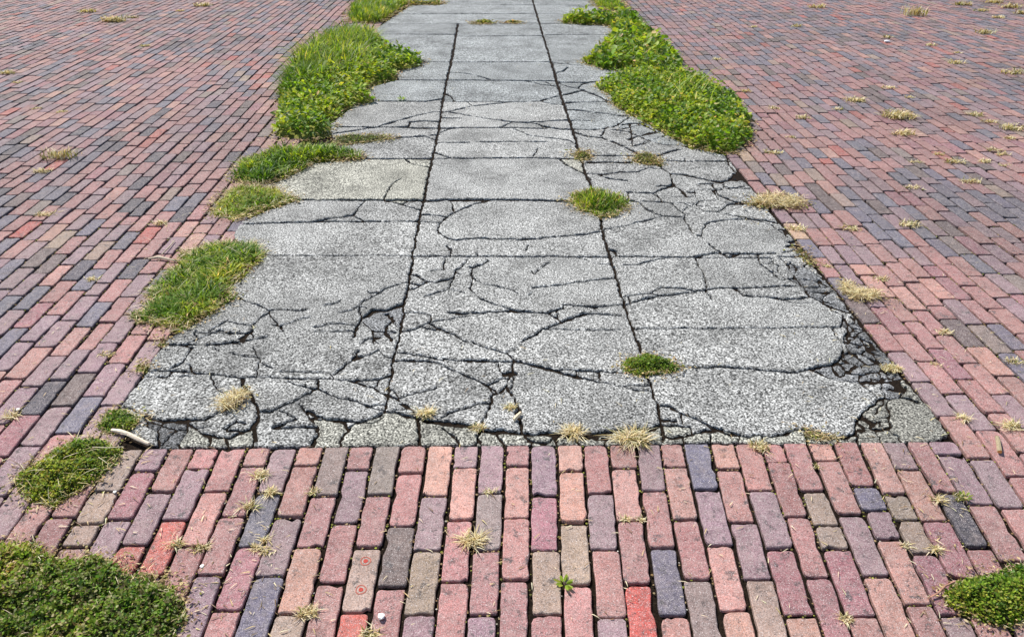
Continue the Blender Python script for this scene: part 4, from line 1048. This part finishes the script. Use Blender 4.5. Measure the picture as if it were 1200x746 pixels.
# dry tufts rooted in the joints
def tuft(p, size, n, label, group, green=0.15, name='dry_grass_tuft', tall=1.0, spread=0.35, flat=1.0):
    n = int(n * 1.5); c = px([p])[0]; org = np.array([c[0], c[1], float(prof(c[1]))])
    xy = c + np.clip(rng.normal(0, 1, (n, 2)), -2, 2) * size * spread * np.array([0.8, 0.45]); az = rng.uniform(0, 2 * np.pi, n)
    green *= .6; col = pick_cols(n, [STRAW2, STRAW, OLIVE, BROWN], [5 * (1 - green), 4 * (1 - green), 9 * green, 0.8])
    h = size * (0.95 if c[1] < 2.4 else 0.55) * rng.uniform(0.35, 0.8, n) * tall
    V, q, t, cc = blades(xy, prof(xy[:, 1]) - 0.006, h, rng.uniform(0.0018, 0.0034, n) * (1 + 0.35 * max(c[1] - 2, 0)), rng.uniform(0.4, 1.5, n) * flat, col, az)
    o = link(name, None, None, org); tag(link('blades', mesh_np('blades', V - org, [q, t], M_STRAW, cc), o), kind='stuff')
    tag(o, label, 'grass', group); return o
LANDMARKS = [((80,552),'the oval weed mat'),((110,700),'the large mossy mat'),((1165,700),'the glossy small-leaved mat'),((1170,523),'the cut stick'),((152,514),'the pale peeled twig'),((447,723),'the bright white stone'),
 ((661,685),'the green leafy sprout'),((760,715),'the bright red brick'),((1125,605),'the slate-blue brick'),((1008,345),'the curved dry grass patch'),((790,135),'the clover patch'),((1073,18),'the tall whitish stalks'),
 ((1052,137),'the bushiest dry tuft'),((190,305),'the crooked dry twig'),((70,184),'the grey-green weed'),((380,100),'the largest grass clump'),((133,25),'the pale tall tuft'),((740,515),'the spiky slab-end tuft'),
 ((554,635),'the starburst tuft'),((932,278),'the sand-yellow brick'),((330,195),'the deep green clump'),((912,237),'the straw spread'),((225,340),'the thick turf patch')]
LM_XY = px([p for p, _ in LANDMARKS])
tuft_tags = []
def small_label(p, size, green):
    c = px([p])[0]; d = np.hypot(*(LM_XY - c).T); k = int(np.argmin(d))
    tone = 'greenish' if green >= .4 else ('straw-coloured' if green >= .2 else 'whitish dry')
    sz = 'small' if size / (0.6 + 0.22 * c[1]) < 0.052 else 'wider'
    rel = 'close to' if d[k] < 0.45 + .06 * c[1] else 'some way from'
    return f'{sz} {tone} tuft in brick joint {rel} {LANDMARKS[k][1]}'
for p, s_, n, gr in [((8,86),.13,70,.2),((20,97),.08,30,.5),((103,14),.17,60,.2),((155,21),.12,40,.5),((212,13),.1,30,.2),((238,7),.2,50,.3),((170,54),.09,40,.3),((50,201),.10,50,.3),((72,131),.07,30,.2),((42,127),.07,25,.2),
  ((53,252),.09,50,.2),((107,327),.06,40,.2),((188,262),.08,50,.3),((124,415),.055,50,.35),((13,488),.055,45,.3),((305,557),.045,60,.2),((316,577),.042,60,.2),((292,593),.042,55,.3),((367,577),.035,40,.5),((207,638),.04,40,.2),((235,643),.042,45,.5),
  ((310,632),.028,40,.1),((300,642),.03,50,.1),((311,647),.03,50,.1),((360,719),.042,80,.2),((433,744),.04,60,.5),((574,577),.035,26,.2),((732,608),.03,34,.3),((750,608),.025,26,.3),((957,546),.025,30,.5),((890,524),.05,70,.3),((1096,427),.045,50,.2),
  ((1108,389),.06,60,.1),((1128,490),.045,45,.2),((1190,424),.07,60,.4),((933,268),.09,50,.2),((997,268),.09,50,.4),((1033,327),.07,40,.2),((970,312),.05,40,.2),((1068,264),.11,60,.4),((1060,157),.16,60,.2),((1144,135),.13,40,.4),((1185,151),.17,70,.3),((1158,143),.1,40,.2),
  ((1118,190),.11,60,.4),((1137,213),.11,50,.2),((1070,220),.08,40,.2),((1101,181),.07,30,.1),((1072,190),.07,30,.2),((1165,176),.1,40,.2),((1177,181),.09,30,.3),((1155,189),.08,30,.2),((1183,162),.08,30,.1),((1178,194),.06,20,.2),((1128,6),.2,70,.5),((1150,13),.16,50,.2),((1170,21),.14,40,.3),
  ((1155,39),.2,60,.4),((1040,44),.12,30,.6),((1120,74),.14,50,.2),((1187,86),.19,60,.4),((1090,53),.1,30,.2),((1041,103),.1,30,.2),((1066,114),.08,25,.1),((1002,118),.16,50,.2),((1123,62),.09,20,.2),((957,9),.2,50,.2),((883,32),.1,30,.2),((934,31),.13,30,.3),((840,70),.1,30,.1),((872,107),.1,30,.3),((940,138),.1,40,.2),
  ((907,127),.09,30,.2),((906,179),.1,40,.3),((927,161),.07,30,.3),((981,128),.08,25,.3),((1005,119),.12,40,.1),((1165,3),.24,60,.2),((1185,9),.26,60,.2),((1198,16),.2,50,.2),((1140,-1),.2,50,.2),((1185,500),.06,90,.2),((1126,584),.04,45,.7),((1062,640),.03,30,.1),((1096,644),.035,50,.1),((992,725),.035,45,.1),((1100,586),.045,40,.1)]:
    lb_ = small_label(p, s_, gr); tuft_tags.append((tuft(p, s_, n, lb_, None, gr), lb_))
for o_, lb_ in tuft_tags:
    if sum(1 for _, q_ in tuft_tags if q_ == lb_) > 1: o_['group'] = 'look-alike tufts ' + lb_.split('joint ')[1]
tuft((133,25), .24, 120, 'pale tall dry grass tuft with a low green tail, far out on the brick paving', None, .3, tall=1.1)
tuft((70,184), .22, 70, 'grey-green leafy weed with dry stalks above an orange-red brick', None, .75, name='weed', flat=.8)
tuft((1073,18), .30, 60, 'tall whitish upright dry stalks standing out of the far brick paving', None, .25, tall=1.3, flat=.5)
tuft((1052,137), .22, 160, 'wide pale dry grass tuft, the bushiest among the bricks beyond the clover patch', None, .25)
tuft((1046,432), .065, 150, 'dry yellow tuft wedged between crazed concrete and the first brick course', None, .2)
tuft((740,515), .085, 190, 'spiky round straw tuft at the slab end above a purple brick', None, .15, flat=1.2)
tuft((671,507), .055, 130, 'pale straw tuft lying against the near edge of the largest clean slab', None, .05, flat=1.3)
tuft((498,485), .055, 110, 'golden dry tuft in the wide crack above the buff end stones', None, .1)
tuft((560,501), .04, 60, 'small brown tuft between two buff end stones', None, .3)
tuft((599,477), .035, 60, 'small dry tuft in the black crack above the wood chip', None, .3)
tuft((554,635), .055, 150, 'round golden starburst tuft where four bricks meet', None, .05, flat=1.1)
tuft((680,183), .05, 20, 'few dry blades in the olive moss patch on the slab joint', None, .2)
e, P, o = clump('dry_grass_patch', 'matted brown dead grass in a cracked slab near the pale twig', 'grass', [(258,476),(268,468),(280,460),(288,464),(284,472),(268,480)]); straw(e, P, o, 240, L=(0.02, 0.05), w=0.0018, ragged=0.01); mound('matted_base', e, o, P, 0.008, BROWN)
e, P, o = clump('dry_grass_patch', 'spread of straw-coloured dry grass with green bits by the crazed slab edge', 'grass', [(880,240),(900,230),(930,232),(946,240),(930,244),(900,243)]); straw(e, P, o, 460, L=(0.03, 0.07), w=0.003, ragged=0.02); grassy(e, P, o, 1600, (0.03, 0.07), (0.004, 0.006), [OLIVE, G2, LIME], [3, 2, 2])
e, P, o = clump('dry_grass_patch', 'curved pale yellow dry grass patch lying over pink bricks', 'grass', [(988,332),(990,342),(998,350),(1014,352),(1028,350),(1026,344),(1008,342),(996,334)]); straw(e, P, o, 520, L=(0.02, 0.045), w=0.0024, ragged=0.012); grassy(e, P, o, 5000, (0.02, 0.04), (0.003, 0.005), [OLIVE, LIME], [3, 2])
# green sprouts
def rosette(p, n, L, label, name='weed_sprout'):
    c = px([p])[0]; org = np.array([c[0], c[1], float(prof(c[1]))])
    az = np.linspace(0, 2 * np.pi, n, endpoint=False) + rng.uniform(-.3, .3, n)
    xyz = np.c_[c[0] + 0.006 * np.cos(az), c[1] + 0.006 * np.sin(az), np.full(n, org[2] + 0.004)]
    V, q, cc = leaflets(xyz, rng.uniform(L * .7, L, n), np.full(n, L * .3), rng.uniform(0.1, 0.6, n), pick_cols(n, [G2, LIME, G1], [4, 2, 2]), az)
    tag(link(name, mesh_np(name, V - org, [q], M_GRASS, cc), None, org), label, 'weed')
rosette((661,685), 12, 0.030, 'single green leafy sprout between tan and pink bricks')
rosette((1131,583), 9, 0.022, 'small bright green sprout at the end of a slate-blue brick')
rosette((471,117), 10, 0.05, 'small green sprout on a far slab joint beside the path')

# ------------------------------------------------------------------ sticks, chips and stones
def rod(name, pts, rad, col, label, cat, ends=None, nside=9):
    pts = np.array(pts, float); org = pts[0] * 1.0; V, Fc, C = [], [], []
    for k, p in enumerate(pts):
        d = pts[min(k + 1, len(pts) - 1)] - pts[max(k - 1, 0)]; d /= np.linalg.norm(d)
        s = np.cross(d, [0, 0, 1.0]); s /= np.linalg.norm(s); u = np.cross(s, d); R = rad[k]
        for a in range(nside):
            t = 2 * math.pi * a / nside; V.append(p + R * (1 + .12 * math.sin(3 * t + k)) * (math.cos(t) * s + math.sin(t) * u) - org); C.append(col)
    for k in range(len(pts) - 1):
        for a in range(nside):
            b = (a + 1) % nside; Fc.append((k * nside + a, k * nside + b, (k + 1) * nside + b, (k + 1) * nside + a))
    m = (len(pts) - 1) * nside; n0 = len(V)
    V += V[:nside] + V[m:m + nside]; C += [ends or col] * (2 * nside)
    Fc += [tuple(n0 + a for a in range(nside))[::-1], tuple(n0 + nside + a for a in range(nside))]
    o = link(name, mesh(name, np.array(V), Fc, M_WOOD, C), None, org)
    if label: tag(o, label, cat)
    return o
def g3(p, h): c = px([p])[0]; return (c[0], c[1], float(prof(c[1])) + h)
rod('twig', [g3((132,507), .012), g3((142,509), .014), g3((152,512), .013), g3((163,517), .011), g3((175,522), .009)], [.006, .0075, .007, .007, .0055], (0.86, 0.72, 0.56), 'pale peeled twig lying across the corner of the slab path', 'stick')
rod('stick', [g3((1167.5,514), .010), g3((1169,522), .011), g3((1170.5,532), .010)], [.0065, .007, .0075], (0.33, 0.27, 0.17), 'short cut stick with an orange sawn end lying on pink bricks', 'stick', ends=(0.75, 0.38, 0.12))
rod('wood_chip', [g3((602.5,493), .005), g3((606,489.5), .007), g3((610.5,485), .007)], [.006, .007, .006], (0.68, 0.55, 0.38), 'small pale wood chip lying in a black crack', 'wood chip', nside=5)
rod('twig', [g3((174,305), .008), g3((186,304), .012), g3((198,306), .010), g3((211,308), .008)], [.004, .008, .006, .004], (0.55, 0.45, 0.33), 'crooked dry twig on the bricks next to the thick turf patch', 'stick')
rod('stalk', [g3((205,283), .006), g3((198,292), .010), g3((190,301), .012)], [.0025, .003, .003], (0.45, 0.38, 0.28), 'thin grey stalk leaning on the crooked dry twig', 'stick')
rod('twig', [g3((1087,703), .006), g3((1098,698), .012), g3((1106,691), .016), g3((1116,687), .018)], [.0022, .0026, .0028, .003], (0.42, 0.22, 0.15), 'reddish creeping stem reaching out of the glossy small-leaved mat', 'stem')
rod('straw_stem', [g3((111,532), .03), g3((128,534), .034), g3((147,531), .028)], [.0014, .0016, .0012], (0.6, 0.52, 0.36), 'single pale straw lying over the oval mat of small-leaved weed', 'straw')

def stone_mesh(r, seed, flat=.42):
    rr = random.Random(seed); ico = [(0, 0, 1)] + [(math.cos(a) * .89, math.sin(a) * .89, .45) for a in [k * 2 * math.pi / 5 for k in range(5)]] + [(math.cos(a) * .89, math.sin(a) * .89, -.45) for a in [(k + .5) * 2 * math.pi / 5 for k in range(5)]] + [(0, 0, -1)]
    V = [(x * r * rr.uniform(.75, 1.25), y * r * rr.uniform(.75, 1.25), z * r * flat * rr.uniform(.8, 1.2)) for x, y, z in ico]
    Fc = [(0, 1 + k, 1 + (k + 1) % 5) for k in range(5)] + [(1 + k, 6 + k, 1 + (k + 1) % 5) for k in range(5)] + [(1 + (k + 1) % 5, 6 + k, 6 + (k + 1) % 5) for k in range(5)] + [(11, 6 + (k + 1) % 5, 6 + k) for k in range(5)]
    return V, Fc
for k, (p, r_, lb, c_) in enumerate([((447,723), .011, 'bright white stone lying on a pink brick near a red one', (.85, .84, .82)), ((20.5,481), .010, 'white pebble on the dark joint beside a black-stained brick', (.82, .78, .74)), ((135,577), .007, 'white pebble at the brick corner next to the oval weed mat', (.8, .78, .74)),
     ((557,508), .006, 'grey pebble in the soil between the buff end stones', (.4, .38, .33)), ((237,664), .007, 'white pebble on the joint near the large mossy mat', (.8, .78, .74)), ((1039,50), .03, 'white stone far out on the brick paving near a dry tuft', (.8, .8, .82))]):
    V, Fc = stone_mesh(r_, k); g = g3(p, r_ * .45)
    tag(link('pebble', mesh('pebble', np.array(V), Fc, M_STONE, [c_] * len(V)), None, g), lb, 'pebble')

# grit and crumbs of moss lying in the joints of the nearer bricks
gv_, gf_, gc_ = [], [], []; base_s = [stone_mesh(1.0, 50 + k) for k in range(6)]
def crumbs(xy, r0, r1, pal, wts, zoff):
    n = len(xy); cols = pick_cols(n, pal, wts)
    for (x, y), c in zip(xy, cols):
        V, Fc = base_s[random.randrange(6)]; r_ = random.uniform(r0, r1); z = float(prof(y)) + zoff
        o_ = len(gv_); gv_.extend([(x + a * r_, y + b * r_, z + d * r_) for a, b, d in V]); gf_.extend([tuple(i + o_ for i in f) for f in Fc]); gc_.extend([tuple(c)] * len(V))
joint_pts = []
for side, lst in jobs.items():
    for i, ya, yb, _k in lst:
        if yb > 4.2: continue
        xc = X00 + BW * i
        if abs(xc) > 3.2 or ya < 1.1: continue
        for m in range(12):
            if random.random() < .72: y = random.uniform(ya, yb); joint_pts.append((float(colx(i, y)) + random.gauss(0, .0025), y))
            else: joint_pts.append((float(colx(i, ya)) + random.uniform(0, BW), ya + random.gauss(0, .002)))
joint_pts = np.array(joint_pts)
nz = vnoise(joint_pts[:, 0], joint_pts[:, 1], 7, 21) + .3 * rng.random(len(joint_pts))
sel = joint_pts[nz > .52]
crumbs(sel, .0010, .0036, [(.34, .30, .25), (.2, .16, .11), (.58, .54, .48), (.10, .075, .05)], [3, 4, 1.2, 5], -.0062)
mossy = joint_pts[nz > .56]
crumbs(mossy, .0018, .0046, [OLIVE, LIME, (.12, .11, .03), BROWN, (.3, .22, .12)], [3, .8, 4, 4, 3], -.0055)
go = link('joint_grit', mesh('joint_grit', np.array(gv_), gf_, M_STONE, gc_))
tag(go, 'pale grit and moss crumbs lying in the joints between bricks', 'grit', kind='stuff')

# red paint rings on one tan brick
if paint_brick:
    bo, bc, pl = paint_brick
    for u, v in ((428.5, 657), (423, 690.5)):
        c = px([(u, v)])[0]; V, Fc, C = [], [], []; N = 28
        z0 = float(prof(c[1])) + 0.0025
        rings = [0.0, 0.0065, 0.0085, 0.0125, 0.0155]
        for R in rings[1:]:
            for a in range(N):
                t = 2 * math.pi * a / N; rr = R * (1 + .05 * math.sin(3 * t + u)); y = c[1] + rr * math.sin(t)
                V.append((c[0] + rr * math.cos(t) - bc[0], y - bc[1], pl[0] + pl[1] * (c[0] + rr * math.cos(t)) + pl[2] * y + 0.0007 - bc[2])); C.append(srgb(190, 110, 95, .8) if R > .010 else srgb(200, 80, 70, .8))
        for ra, rb in ((2, 3),):
            for a in range(N):
                b = (a + 1) % N; Fc.append((ra * N + a, ra * N + b, rb * N + b, rb * N + a))
        Fc.append(tuple(range(N)))
        # lift clear of the tilted brick face
        o = link('paint_mark', mesh('paint_mark', np.array(V) + np.array([0, 0, .0]), Fc, M_STONE, C), bo)
        o['label'] = 'round faded red paint spot on the tan brick'

# plant litter blown over the paving round the grass
lit = []
for (u0, v0, u1, v1, n) in ((240,30,330,200,60),(150,250,300,400,120),(100,480,180,540,90),(150,600,330,746,110),(690,80,900,200,120),(860,220,960,270,40),(960,330,1060,370,30),(1060,560,1130,740,70),(200,522,1080,746,160),(0,380,180,640,110),(920,300,1200,560,150),(430,10,720,130,60),(180,400,1080,520,60)):
    lit.append(px(np.c_[rng.uniform(u0, u1, n), rng.uniform(v0, v1, n)]))
xy = np.concatenate(lit); n = len(xy)
V, q, t, c = blades(xy, prof(xy[:, 1]) + 0.0025, rng.uniform(0.004, 0.014, n) * (.7 + .2 * xy[:, 1]), rng.uniform(0.0014, 0.0032, n), rng.uniform(2.2, 2.35, n), pick_cols(n, [STRAW2, STRAW, BROWN, (.3, .22, .14)], [3, 3, 2, 2]))
tag(link('plant_litter', mesh_np('plant_litter', V, [q, t], M_STRAW, c)), 'scattered bits of dead grass and chaff lying on bricks and slabs', 'litter', kind='stuff')
